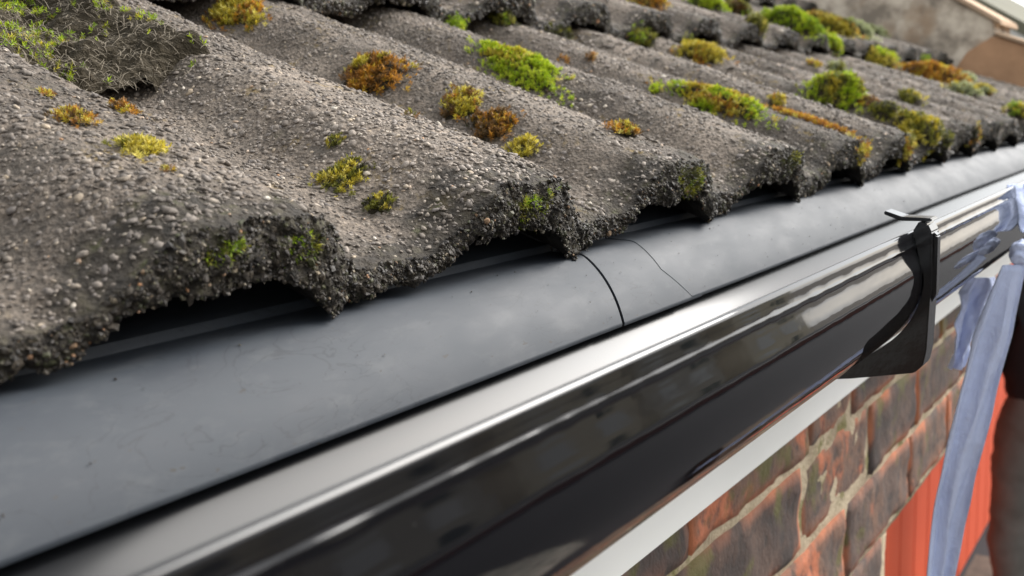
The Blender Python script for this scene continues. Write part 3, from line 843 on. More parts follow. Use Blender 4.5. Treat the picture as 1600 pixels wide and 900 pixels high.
# ------------------------------------------------------------------ eaves tray
def tray_curve():
    """side view: flat under the tiles, a soft shoulder, then down behind the gutter's back"""
    t = np.linspace(0, 1, 48)
    e = np.stack([-0.006 + 0.0275 * np.sin(t * np.pi / 2), -0.0352 - 0.0289 * (1 - np.cos(t * np.pi / 2))], -1)
    c = np.stack([-0.006 + 0.0275 * t, -0.0352 - 0.0289 * t], -1)
    q = 0.40 * e + 0.60 * c
    flat = np.array([(-0.240, 0.060), (-0.060, -0.0195), (-0.030, -0.0300), (-0.0235, -0.0312), (-0.0225, -0.0343)])
    run = np.stack([np.linspace(-0.0215, -0.0068, 14), np.linspace(-0.0346, -0.0351, 14)], -1)
    p = np.concatenate([flat, run, q])
    for _ in range(14):
        p[6:-1] = 0.25 * p[5:-2] + 0.5 * p[6:-1] + 0.25 * p[7:]
    return p
def tray_piece(name, xa, xb, label, seed, drop=0.0, zcut=None, th=0.0014):
    """xa, xb: functions of profile fraction giving the end positions"""
    pf = tray_curve(); y, z = pf[:, 0].copy(), pf[:, 1].copy()
    if zcut is not None:
        kz = (z > zcut) & (z < -0.0340); y, z = y[kz], z[kz]
    nxs = 160
    u = np.linspace(0, 1, nxs)
    a = np.array([xa(v) for v in z]); b = np.array([xb(v) for v in z])
    X = a[None] * (1 - u[:, None]) + b[None] * u[:, None]
    w = np.clip((-0.034 - z) / 0.03, 0, 1)
    wav = vnoise(np.stack([X.ravel(), np.full(X.size, seed * 1.0), np.zeros(X.size)], -1), 3.2, seed).reshape(X.shape)
    Z = z[None] + drop + 0.0011 * wav * w[None]
    Y = y[None] + 0.0006 * wav * w[None]
    V = np.stack([X, Y + 0 * X, Z], -1)
    V2 = V - np.array((0, 0.3, 0.9)) * th
    n, m = X.shape
    idx = np.arange(n * m).reshape(n, m); id2 = idx + n * m
    Fs = [np.stack([idx[:-1, :-1], idx[1:, :-1], idx[1:, 1:], idx[:-1, 1:]], -1).reshape(-1, 4),
          np.stack([id2[:-1, :-1], id2[:-1, 1:], id2[1:, 1:], id2[1:, :-1]], -1).reshape(-1, 4),
          np.stack([idx[:-1, -1], idx[1:, -1], id2[1:, -1], id2[:-1, -1]], -1),
          np.stack([idx[0, :-1], idx[0, 1:], id2[0, 1:], id2[0, :-1]], -1),
          np.stack([idx[-1, 1:], idx[-1, :-1], id2[-1, :-1], id2[-1, 1:]], -1)]
    me = np_mesh(name, np.concatenate([V.reshape(-1, 3), V2.reshape(-1, 3)]), np.concatenate(Fs), True)
    me.set_sharp_from_angle(angle=R_(50))
    return me
def j1(z):                                                           # the dark joint line
    d = max(0.0, -0.0350 - z); return 0.1690 - 0.35 * d
def j2(z):                                                           # the shaped end of the joint tab
    d = max(0.0, -0.0350 - z); return 0.2210 - 0.20 * d + 1.15 * max(0.0, d - 0.0135)
o = link("eaves_tray", tray_piece("eaves_tray", lambda y: -0.62, j1, "", 3), M['tray'])
tag(o, "near length of dark blue grey plastic eaves tray ending at the joint under the tiles", "eaves tray", "eaves trays over the gutter")
o = link("eaves_tray", tray_piece("eaves_tray", j2, lambda y: 2.5, "", 8, 0.0003), M['tray'])
tag(o, "far length of dark blue grey plastic eaves tray, from the joint past the bracket", "eaves tray", "eaves trays over the gutter")
o2 = link("joint_tab", tray_piece("joint_tab", lambda z: j1(z) + 0.0024, lambda z: j2(z) + 0.012, "", 8, -0.0001), M['tray'], o)
o3 = link("joint_light_block", tray_piece("joint_light_block", lambda z: j1(z) - 0.02, lambda z: j1(z) + 0.03, "", 8, -0.0020, -0.0628), M['bracket'], o)  # unseen black strip added so the joint gap reads dark, no sun through

# crumbs of grit and moss washed down on to the tray
rng_ = np.random.default_rng(21)
tcv = tray_curve(); tcv = tcv[tcv[:, 1] < -0.0345]
ii = rng_.integers(12, len(tcv), 240)
cx_ = rng_.uniform(-0.2, 1.1, 240)
Pc = np.stack([cx_, tcv[ii, 0] + 0.0002, tcv[ii, 1] + 0.0003], -1)
Vc, Fc = chips(Pc, np.repeat(np.array([(0.0, 0.6, 0.8)]), 240, 0), rng_.lognormal(math.log(0.00020), 0.5, 240), 0.6, OCTA, rng_)
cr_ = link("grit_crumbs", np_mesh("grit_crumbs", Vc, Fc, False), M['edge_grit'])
cr_['kind'] = 'stuff'

# ------------------------------------------------------------------ gutter
GC, GA, GB = (0.066, -0.052), 0.0615, 0.0485
def gutter_profile():
    out = [(0.1198, -0.0312), (0.1204, -0.0306), (0.1212, -0.0303), (0.1219, -0.0305), (0.1224, -0.0310), (0.1227, -0.0317)]
    out += [(0.12305, -0.0335), (0.12345, -0.0358), (0.1237, -0.0364), (0.1239, -0.0368), (0.1239, -0.0372), (0.1238, -0.0377), (0.1240, -0.0388), (0.1247, -0.0412),
            (0.1256, -0.0436), (0.1266, -0.0466), (0.1273, -0.0496)]
    for t in np.linspace(0, 180, 71)[1:]:
        out.append((GC[0] + GA * math.cos(R_(t)), GC[1] - GB * math.sin(R_(t))))
    out += [(0.0046, -0.0535)]
    inn = [(0.0066, -0.0535)]
    for t in np.linspace(180, 0, 49):
        inn.append((GC[0] + (GA - 0.0022) * math.cos(R_(t)), GC[1] - (GB - 0.0022) * math.sin(R_(t))))
    inn += [(0.1236, -0.0430), (0.1216, -0.0365), (0.1200, -0.0325)]
    return out, inn
# the front leans out a little from lip to belly
go, gi = gutter_profile()
poly = np.array(go + gi)
xs = np.concatenate([np.linspace(-0.7, -0.3, 20), np.linspace(-0.297, 0.75, 420), np.linspace(0.76, 2.6, 90)])
V = np.zeros((len(xs), len(poly), 3))
V[..., 0] = xs[:, None]; V[..., 1] = poly[None, :, 0]; V[..., 2] = poly[None, :, 1]
worn = np.clip(0.40 + 0.35 * vnoise(np.stack([xs, 0 * xs, 0 * xs + 3], -1), 14, 4) + 0.45 * vnoise(np.stack([xs, 0 * xs, 0 * xs + 7], -1), 160, 4), 0, 1.4)
for i_, p_ in enumerate(poly):                                       # the little bead along the front is scuffed
    if -0.03775 < p_[1] < -0.0360 and p_[0] > 0.1233:
        V[:, i_, 1] += 0.00042 * worn * (1 - abs(p_[1] + 0.0370) / 0.0012)
sag = 0.0007 * vnoise(np.stack([xs, 0 * xs, 0 * xs], -1), 2.5, 4)
V[..., 2] += sag[:, None]
n, k = len(xs), len(poly)
idx = np.arange(n * k).reshape(n, k); nxt = np.roll(idx, -1, 1)
F = np.stack([idx[:-1], idx[1:], nxt[1:], nxt[:-1]], -1).reshape(-1, 4)
gm_ = np_mesh("gutter", V.reshape(-1, 3), F[:, ::-1], True)
gm_.set_sharp_from_angle(angle=R_(48))
gm_.materials.append(M['gutter']); gm_.materials.append(M['gutter_in'])
mi_ = np.zeros((n - 1, k), np.int32); mi_[:, len(go) + 1:] = 1
gm_.polygons.foreach_set('material_index', mi_.ravel())
gut = link("gutter", gm_, M['gutter'])
tag(gut, "long glossy black half round gutter along the eaves below the tray", "gutter")

# bracket clipped round the gutter
def bracket(xc, label):
    w = 0.0145
    x0, x1 = xc, xc + w
    outer = [(0.1250, -0.0250), (0.1290, -0.0262), (0.1308, -0.0300), (0.1312, -0.0540), (0.1302, -0.0860), (0.1288, -0.0935), (0.1250, -0.0975),
             (0.1180, -0.0990), (0.0950, -0.1040), (0.0660, -0.1085), (0.0300, -0.1120), (0.0038, -0.1130)]
    inner = [(0.1222, -0.0300), (0.1229, -0.0320), (0.1243, -0.0372), (0.1259, -0.0438), (0.1277, -0.0500)]
    for t in np.linspace(2, 150, 29):
        inner.append((GC[0] + (GA + 0.0004) * math.cos(R_(t)), GC[1] - (GB + 0.0004) * math.sin(R_(t))))
    inner += [(0.0038, -0.072)]
    root = prism_x("gutter_bracket", outer + inner[::-1], x0, x1, M['bracket'], None, 0.0006)
    tag(root, label, "bracket")
    clip = [(0.1302, -0.0238), (0.1306, -0.0252), (0.1180, -0.0246), (0.1120, -0.0218), (0.1110, -0.0222), (0.1165, -0.0232)]
    prism_x("clip_tongue", [(0.1306, -0.0250), (0.1300, -0.0236), (0.1170, -0.0232), (0.1090, -0.0205), (0.1086, -0.0222), (0.1166, -0.0252)], x0 + 0.0015, x1 - 0.0015, M['bracket'], root, 0.0004)
    prism_x("strap_rib", [(0.1304, -0.030), (0.1326, -0.032), (0.1328, -0.060), (0.1306, -0.064)], x0 + 0.004, x1 - 0.004, M['bracket'], root, 0.0006)
    return root
bracket(0.2550, "black plastic gutter bracket with a square corner clipped over the gutter lip")

# ------------------------------------------------------------------ fascia, wall
fb = prism_x("fascia_board", [(-0.013, -0.2025), (0.0030, -0.2025), (0.0030, -0.050), (-0.013, -0.050)], -0.7, 2.6, M['white'], None, 0.0008)
tag(fb, "white plastic fascia board showing as a bright strip under the gutter", "fascia")

YW = -0.0134
wall = tag(empty("brick_wall"), "old stained brick wall with beige mortar under the white fascia", "wall")
def brick_mesh(w, h, seed):
    rng = np.random.default_rng(seed)
    nx, nz = max(5, int(w / 0.009)), 9
    bx = []
    d = 0.10
    X, Z = np.meshgrid(np.linspace(0, w, nx), np.linspace(0, h, nz), indexing='ij')
    P = np.stack([X.ravel() + seed, Z.ravel(), np.zeros(X.size)], -1)
    e = np.minimum(np.minimum(X, w - X), np.minimum(Z, h - Z))
    r = np.clip(1 - e / 0.004, 0, 1)
    Y = 0.0018 * fnoise(P, 38, seed, 3).reshape(X.shape) + 0.0007 * fnoise(P, 160, seed + 5, 2).reshape(X.shape) - 0.0020 * r ** 2
    X2 = X + 0.0008 * r * vnoise(P, 50, seed + 2).reshape(X.shape); Z2 = Z + 0.0008 * r * vnoise(P, 50, seed + 3).reshape(X.shape)
    V = np.stack([X2, Y, Z2], -1).reshape(-1, 3)
    idx = np.arange(nx * nz).reshape(nx, nz)
    F = np.stack([idx[:-1, :-1], idx[1:, :-1], idx[1:, 1:], idx[:-1, 1:]], -1).reshape(-1, 4)
    ar = np.clip(1 - e / 0.010, 0, 1).ravel() * np.clip(0.5 + 0.9 * fnoise(P, 22, seed + 8, 3), 0, 1)
    # sides going back into the wall
    ring = np.concatenate([idx[:, 0], idx[-1, 1:], idx[::-1, -1][1:], idx[0, ::-1][1:-1]])
    Vb = V[ring].copy(); Vb[:, 1] = -d
    ib = len(V) + np.arange(len(ring))
    Fb = np.stack([ring, ib, np.roll(ib, -1), np.roll(ring, -1)], -1)
    back = V[[idx[0, 0], idx[-1, 0], idx[-1, -1], idx[0, -1]]].copy(); back[:, 1] = -d
    nb0 = len(V) + len(ring)
    F = np.concatenate([F, Fb, np.array([[nb0 + 3, nb0 + 2, nb0 + 1, nb0]])])
    V = np.concatenate([V, Vb, back])
    me = np_mesh("brick", V, F, True, {'arris': np.concatenate([ar, np.zeros(len(V) - len(ar))])})
    me.materials.append(M['brick'])
    return me
BH, BG = 0.0672, 0.0750
BZ0 = -0.2450                                                        # bed under the course below the fascia
strch = [brick_mesh(0.2190, BH, 10 + k) for k in range(4)]
head = [brick_mesh(0.1060, BH, 30 + k) for k in range(4)]
long_ = brick_mesh(0.173, BH, 51); mid_ = brick_mesh(0.180, BH, 52)
def brick(me, x, ztop, jit):
    o = link("brick", me, None, wall)
    o.location = (x, YW + jit, ztop - 0.0039 - BH)
    return o
q = np.random.default_rng(9)
OPEN_X = 0.767
END_X = 1.345
fixed = {1: [(0.510, mid_), (0.695, long_), (0.869, strch[1]), (1.094, head[0])],
         2: [(0.626, strch[3]), (0.848, long_), (1.027, head[2]), (1.139, strch[0])]}
for c in range(0, 27):
    zt = BZ0 - BG * (c - 1)                                          # c = 0 sits half behind the fascia
    xlim = END_X if c <= 2 else OPEN_X
    placed = []
    if c in fixed:
        for x, me in fixed[c]:
            w = max(v.co.x for v in me.vertices); brick(me, x, zt, q.uniform(-.0015, .0015)); placed.append((x, x + w))
        right = max(b_ for a_, b_ in placed) + 0.006; left = min(a_ for a_, b_ in placed) - 0.006
    else:
        right = left = 0.30 + (0.1125 if c % 2 else 0.0) + 0.04 * (c % 3)
    k = c
    while right < xlim - 0.03:
        k += 1
        me = strch[k % 4] if k % 2 else head[k % 4]
        w = 0.219 if k % 2 else 0.106
        if right + w > xlim:
            w = xlim - right
            if w < 0.04: break
            me = brick_mesh(w, BH, 70 + c)
        brick(me, right, zt, q.uniform(-.0015, .0015)); right += w + 0.006
    while left > -0.62:
        k += 1
        me = strch[k % 4] if k % 2 else head[k % 4]
        w = 0.219 if k % 2 else 0.106
        left -= w
        brick(me, left, zt, q.uniform(-.0015, .0015)); left -= 0.006
bz_l = BZ0 - BG * 2
def mortar_bed(name, x0, x1, z0, z1, seed):
    nx, nz = int((x1 - x0) / 0.012), max(6, int((z1 - z0) / 0.006))
    nx = min(nx, 260)
    X, Z = np.meshgrid(np.linspace(x0, x1, nx), np.linspace(z0, z1, nz), indexing='ij')
    P = np.stack([X.ravel(), Z.ravel(), np.full(X.size, seed)], -1)
    Y = YW - 0.0029 + 0.0012 * fnoise(P, 45, 4, 3).reshape(X.shape)
    V = np.stack([X, Y, Z], -1).reshape(-1, 3)
    Vb = V.copy(); Vb[:, 1] = YW - 0.102
    idx = np.arange(nx * nz).reshape(nx, nz)
    F = np.stack([idx[:-1, :-1], idx[1:, :-1], idx[1:, 1:], idx[:-1, 1:]], -1).reshape(-1, 4)
    ring = np.concatenate([idx[:, 0], idx[-1, 1:], idx[::-1, -1][1:], idx[0, ::-1][1:-1]])
    m_ = len(V)
    F = np.concatenate([F, F[:, ::-1] + m_, np.stack([ring, ring + m_, np.roll(ring, -1) + m_, np.roll(ring, -1)], -1)])
    return link(name, np_mesh(name, np.concatenate([V, Vb]), F, True), M['mortar'], wall)
mortar_bed("mortar", -0.62, END_X - 0.003, bz_l - 0.0045, -0.10, 1)
mortar_bed("mortar", -0.62, OPEN_X - 0.001, -2.35, bz_l - 0.0045, 2)
# porch behind the opening: side walls, back wall and ceiling
M['reveal'] = plain("porch_plaster", (0.36, 0.31, 0.25), 0.9, 0.2, 0.2, 10, 0.3)
GZ = -2.35
box("porch_ceiling", (OPEN_X - 0.2, -1.05, bz_l + 0.004), (END_X - 0.004, YW - 0.105, bz_l + 0.05), M['reveal'], wall)
box("porch_ceiling", (END_X - 0.002, -1.05, -0.204), (6.6, YW - 0.001, -0.196), M['reveal'], wall)
box("side_wall", (OPEN_X - 0.14, -1.05, GZ), (OPEN_X - 0.002, YW - 0.104, bz_l + 0.003), M['reveal'], wall)
box("back_wall", (-0.62, -1.20, GZ), (6.6, -1.06, -0.01), M['reveal'], wall)

# ------------------------------------------------------------------ red boarded door in the porch
door = tag(empty("garage_door", (3.0, -0.72, GZ)), "bright red painted garage door of upright boards behind the hanging blue rag", "door")
xb = 0.9
bi = 0
while xb < 6.2:
    w = 0.232
    box("board", (xb, -0.735, GZ + 0.01), (xb + w - 0.010, -0.700, -0.215), M['red'], door, 0.004)
    xb += w; bi += 1
box("back_panel", (0.9, -0.760, GZ + 0.01), (6.2, -0.737, -0.215), plain("dark_red_paint", (0.35, 0.04, 0.02), 0.5, 0.3), door)

# ------------------------------------------------------------------ blue rag tied at the gutter
rag = tag(empty("blue_rag", (0.488, 0.135, -0.070)), "pale blue cloth rag knotted at the gutter and hanging down at the right", "cloth")
def tail(name, top, bot, w0, w1, seed, axis, folds=3.0, depth=0.006, bow=(0, 0, 0)):
    nu, nv = 40, 60
    u = np.linspace(-0.5, 0.5, nu); v = np.linspace(0, 1, nv)
    U, Vv = np.meshgrid(u, v, indexing='ij')
    top, bot = np.array(top), np.array(bot)
    c = top[None, None] * (1 - Vv[..., None]) + bot[None, None] * Vv[..., None] + np.array(bow) * (4 * Vv * (1 - Vv))[..., None]
    axis = np.array(axis, float); axis /= np.linalg.norm(axis)
    nrm = np.cross(axis, (0, 0, 1.0)); nrm /= np.linalg.norm(nrm)
    w = w0 * (1 - Vv) + w1 * Vv
    w = w * (0.55 + 0.45 * np.clip(Vv * 6, 0, 1))
    P = np.stack([U.ravel() * 1.2, Vv.ravel() * 1.4, np.full(U.size, seed * 1.0)], -1)
    dz = depth * (np.sin(U * 2 * np.pi * folds * 0.8 + 2.0 * Vv + seed) * 0.7 + 0.9 * fnoise(P, 2.4, seed, 3).reshape(U.shape))
    edge = 0.0022 * fnoise(P, 3.0, seed + 4, 2).reshape(U.shape)
    X = c + axis * (U * w + edge)[..., None] + nrm * (dz * np.clip(Vv * 5 + 0.2, 0, 1))[..., None]
    V = X.reshape(-1, 3); Vb = V + nrm * 0.0012
    idx = np.arange(nu * nv).reshape(nu, nv)
    F = np.stack([idx[:-1, :-1], idx[1:, :-1], idx[1:, 1:], idx[:-1, 1:]], -1).reshape(-1, 4)
    ring = np.concatenate([idx[:, 0], idx[-1, 1:], idx[::-1, -1][1:], idx[0, ::-1][1:-1]]); m_ = len(V)
    F = np.concatenate([F, F[:, ::-1] + m_, np.stack([ring, ring + m_, np.roll(ring, -1) + m_, np.roll(ring, -1)], -1)])
    return link(name, np_mesh(name, np.concatenate([V, Vb]), F, True), M['cloth'], rag)
AX = (0.62, 0.78, 0)
def lump(name, c, r, seed, stretch=(1, 1, 1)):
    V, F = ico(4)
    N = V.copy()
    k = 1 + 0.22 * fnoise(V + seed, 1.3, seed, 3) + 0.10 * np.sin(V[:, 0] * 7 + V[:, 2] * 5 + seed)
    V = V * k[:, None] * r * np.array(stretch) + np.array(c)
    return link(name, np_mesh(name, V, F, True), M['cloth'], rag)
tail("long_tail", (0.4830, 0.1330, -0.0770), (0.4960, 0.0880, -0.3650), 0.0310, 0.0175, 3, AX, 2.4, 0.0042, (-0.0050, -0.0070, 0))
tail("back_tail", (0.5340, 0.1055, -0.0950), (0.5370, 0.0890, -0.1640), 0.0300, 0.0120, 8, AX, 2.0)
lump("knot", (0.4880, 0.1350, -0.0700), 0.0078, 3, (1.0, 0.8, 1.0))
lump("loop", (0.5090, 0.1470, -0.0630), 0.0105, 5, (1.2, 0.75, 1.0))
lump("loop", (0.5150, 0.1480, -0.0860), 0.0122, 9, (1.3, 0.7, 0.8))
tail("lip_band", (0.5420, 0.1240, -0.0290), (0.5240, 0.1400, -0.0600), 0.022, 0.020, 12, AX, 2.0, 0.002)

# ------------------------------------------------------------------ parapet at the far end of the roof
par = tag(empty("parapet_wall", (2.5, -0.2, 0.0)), "beige rendered parapet wall rising at the far end of the roof", "wall")
up = lambda t: (-0.230 - t, 0.2185 + 0.66 * t)
prism_x("rendered_face", [up(0), up(0.3), up(0.8), up(1.6), (-1.83, 0.3), (-0.30, -0.05), (-0.229, 0.05)], 2.480, 2.700, M['render'], par, 0.004)
prism_x("coping", [(-0.215, 0.208), (-0.215, 0.222), (-0.230, 0.2320), (up(1.6)[0], up(1.6)[1] + 0.0130), (up(1.6)[0], up(1.6)[1] + 0.0005), (-0.230, 0.2190)],
        2.466, 2.715, M['stone_coping'], par, 0.003)
kn = empty("kneeler", (2.48, -0.1, 0.1)); kn.parent = par
kn.matrix_parent_inverse = par.matrix_basis.inverted()
bpy.data.objects.remove(kn)
prism_x("kneeler", [(-0.330, 0.085), (-0.290, 0.150), (-0.229, 0.186), (-0.166, 0.160), (0.07, 0.064), (0.07, -0.20), (-0.20, -0.20)], 2.470, 2.710, M['buff'], par, 0.004)
prism_x("kneeler_coping", [(-0.226, 0.186), (-0.228, 0.196), (0.085, 0.068), (0.085, 0.058)], 2.462, 2.718, M['stone_coping'], par, 0.003)

# ------------------------------------------------------------------ neighbouring house beyond the parapet
M['dark_wall'] = plain("neighbour_wall_render", (0.16, 0.155, 0.14), 0.9, 0.2, 0.3, 3, 0.2)
M['board'] = plain("pale_verge_board", (0.40, 0.40, 0.37), 0.6, 0.3, 0.15, 6)
nb = tag(empty("neighbour_house", (11, -5.0, GZ)), "neighbouring house whose grey green tiled roof slopes against the sky at top right", "house")
def slope(y): return 0.585 - 0.655 * (y + 0.988)
prism_x("gable_wall", [(-0.5, GZ), (-0.5, slope(-0.5) - 0.16), (-5.0, slope(-5.0) - 0.16), (-9.5, slope(-0.5) - 0.16), (-9.5, GZ)], 8.08, 15.0, M['dark_wall'], nb)
M['moss_roof'] = plain("mossy_roof_tiles", (0.13, 0.125, 0.09), 0.9, 0.2, 0.5, 2.2, 0.5)
def roof_slab(name, y0, y1, t0, t1, mat, xa, xb_):
    return prism_x(name, [(y0, slope(y0) - t0), (y1, slope(y1) - t0), (y1, slope(y1) - t1), (y0, slope(y0) - t1)], xa, xb_, mat, nb)
roof_slab("roof", -0.10, -5.0, 0.0, 0.11, M['moss_roof'], 8.0, 15.2)
prism_x("roof", [(-5.0, slope(-5.0) - 0.002), (-9.9, slope(-0.1)), (-9.9, slope(-0.1) - 0.11), (-5.0, slope(-5) - 0.112)], 8.0, 15.2, M['moss_roof'], nb)
roof_slab("verge_board", -0.12, -5.0, 0.095, 0.165, M['board'], 7.975, 7.998)
prism_x("gutter", [(-0.10, slope(-0.1) - 0.03), (0.0, slope(-0.1) - 0.03), (-0.02, slope(-0.1) - 0.10), (-0.09, slope(-0.1) - 0.10)], 7.95, 15.2, M['gutter'], nb)

# ------------------------------------------------------------------ ground, street and the houses opposite (seen in the gutter's gloss)
def sheet(name, x0, x1, y0, y1, z, mat):
    me = np_mesh(name, [(x0, y0, z), (x1, y0, z), (x1, y1, z), (x0, y1, z)], [(0, 1, 2, 3)], False)
    o = link(name, me, mat); o['kind'] = 'structure'; return o
m, nt, b = mat_new("ground_earth")
tc = geo_pos(nt)
n1 = noise(nt, tc, 1.3, 6); n2 = noise(nt, tc, 14, 5)
c = ramp(nt, [(0.35, (0.050, 0.036, 0.026)), (0.55, (0.085, 0.062, 0.045)), (0.66, (0.060, 0.075, 0.028))], n1.outputs['Fac'])
v = ramp(nt, [(0.3, 0.6), (0.7, 1.3)], n2.outputs['Fac'])
nt.links.new(mix(nt, 1.0, c.outputs['Color'], v.outputs['Color'], 'MULTIPLY'), b.inputs['Base Color'])
b.inputs['Roughness'].default_value = 0.95
M['ground'] = m
m, nt, b = mat_new("drive_setts")
tc = geo_pos(nt)
br = node(nt, "ShaderNodeTexBrick", Scale=1.0, offset=0.5)
for k_, v_ in (('Color1', (0.27, 0.255, 0.22, 1)), ('Color2', (0.20, 0.19, 0.165, 1)), ('Mortar', (0.055, 0.052, 0.045, 1)), ('Mortar Size', 0.012), ('Brick Width', 0.30), ('Row Height', 0.15)):
    br.inputs[k_].default_value = v_
nt.links.new(tc, br.inputs['Vector'])
n1 = noise(nt, tc, 3.0, 6)
v = ramp(nt, [(0.3, 0.55), (0.7, 1.25)], n1.outputs['Fac'])
nt.links.new(mix(nt, 1.0, br.outputs['Color'], v.outputs['Color'], 'MULTIPLY'), b.inputs['Base Color'])
b.inputs['Roughness'].default_value = 0.9
M['setts'] = m
M['asphalt'] = plain("asphalt", (0.020, 0.020, 0.023), 0.9, 0.3, 0.25, 4, 0.2)
M['kerb'] = plain("kerb_concrete", (0.30, 0.29, 0.27), 0.9, 0.2, 0.2, 8)
M['pave'] = plain("pavement_slabs", (0.24, 0.235, 0.22), 0.9, 0.2, 0.25, 3)
sheet("ground", -600, 600, -600, 600, GZ, M['ground'])
sheet("driveway", -6, 30, -0.9, 6.2, GZ + 0.004, M['asphalt'])
sheet("path", -6, 2.75, 0.12, 1.9, GZ + 0.008, M['setts'])
sheet("pavement", -80, 80, 6.6, 8.4, GZ + 0.10, M['pave'])
o = box("kerb", (-80, 8.4, GZ), (80, 8.55, GZ + 0.11), M['kerb']); o['kind'] = 'structure'
sheet("road", -80, 80, 8.55, 14.5, GZ + 0.006, M['asphalt'])
o = box("kerb", (-80, 14.5, GZ), (80, 14.65, GZ + 0.11), M['kerb']); o['kind'] = 'structure'
sheet("pavement", -80, 80, 14.65, 16.2, GZ + 0.10, M['pave'])

M['garden_brick'] = plain("garden_wall_brick", (0.16, 0.062, 0.042), 0.9, 0.2, 0.35, 9)
gw = tag(box("garden_wall", (-4, 6.25, GZ), (30, 6.45, GZ + 0.75), M['garden_brick']), "low red brick garden wall along the pavement behind the camera", "wall")
box("coping", (-4.03, 6.22, GZ + 0.75), (30.03, 6.48, GZ + 0.82), M['kerb'], gw, 0.01)
M['cream'] = plain("cream_render", (0.74, 0.66, 0.50), 0.9, 0.2, 0.10, 2)
M['pebble'] = plain('grey_pebbledash', (0.54, 0.50, 0.41), 0.95, 0.2, 0.15, 3)
M['pane'] = plain("window_glass_dark", (0.02, 0.025, 0.03), 0.05, 0.5)
M['frame'] = plain("window_frame_white", (0.75, 0.75, 0.72), 0.5, 0.4)
M['door'] = plain("dark_green_door", (0.02, 0.05, 0.035), 0.4, 0.5)
M['rtile'] = plain("brown_roof_tiles", (0.10, 0.065, 0.05), 0.9, 0.2, 0.4, 5, 0.4)
def street_house(x, w, y, h, label, wallmat):
    t = tag(empty("street_house", (x + w / 2, y, GZ)), label, "house", "houses across the street")
    box("wall", (x, y, GZ), (x + w, y + 7, GZ + h), wallmat, t)
    rise = 2.3
    prism_x("roof", [(y - 0.35, GZ + h - 0.12), (y + 3.5, GZ + h + rise), (y + 7.35, GZ + h - 0.12), (y + 7.35, GZ + h - 0.28), (y + 3.5, GZ + h + rise - 0.2), (y - 0.35, GZ + h - 0.28)],
            x - 0.05, x + w + 0.05, M['rtile'], t)
    box("chimney", (x + w - 1.2, y + 3.1, GZ + h + 1.2), (x + w - 0.4, y + 3.9, GZ + h + 3.2), M['garden_brick'], t)
    for fx in (0.16, 0.62):
        for z0 in (0.9, 3.4):
            if z0 < 2 and fx > 0.5:
                box("door", (x + w * fx + 0.2, y - 0.05, GZ + 0.15), (x + w * fx + 1.15, y - 0.003, GZ + 2.2), M['door'], t)
                continue
            f = box("window", (x + w * fx, y - 0.06, GZ + z0), (x + w * fx + w * 0.24, y - 0.003, GZ + z0 + 1.25), M['frame'], t)
            for q_ in range(2):
                a0 = x + w * fx + 0.08 + q_ * (w * 0.12 - 0.02)
                box("pane", (a0, y - 0.066, GZ + z0 + 0.08), (a0 + w * 0.12 - 0.10, y - 0.0605, GZ + z0 + 1.17), M['pane'], f)
    return t
xh = -9.0
nth = ["first", "second", "third", "fourth", "fifth", "sixth", "seventh"]
for k in range(7):
    w = (6.4, 7.2, 5.8)[k % 3]
    street_house(xh, w, 17.5 + (0.0, 0.7, 0.3)[k % 3], 5.2 + (0, .25, -.1)[k % 3],
                 ("cream rendered" if k % 2 == 0 else "grey rendered") + " house across the street, " + nth[k] + " from the left", M['cream'] if k % 2 == 0 else M['pebble'])
    xh += w + (0.0 if k % 2 == 0 else 2.2)

# ------------------------------------------------------------------ person standing by the porch
def skin_mesh(name, pts, edges, radii, root, mat, sub=2, parent=None):
    me = bpy.data.meshes.new(name)
    me.from_pydata(pts, edges, [])
    o = bpy.data.objects.new(name, me); COL.objects.link(o)
    sk = o.modifiers.new("skin", 'SKIN'); sk.use_smooth_shade = True
    ss = o.modifiers.new("sub", 'SUBSURF'); ss.levels = sub; ss.render_levels = sub
    for i, r in enumerate(radii):
        me.skin_vertices[0].data[i].radius = r if isinstance(r, tuple) else (r, r)
        me.skin_vertices[0].data[i].use_root = (i == root)
    dg = bpy.context.evaluated_depsgraph_get()
    ev = o.evaluated_get(dg)
    m2 = bpy.data.meshes.new_from_object(ev)
    m2.name = name
    bpy.data.objects.remove(o)
    bpy.data.meshes.remove(me)
    m2.materials.clear(); m2.materials.append(mat)
    m2.shade_smooth()
    o = bpy.data.objects.new(name, m2); COL.objects.link(o)
    if parent is not None: o.parent = parent
    return o

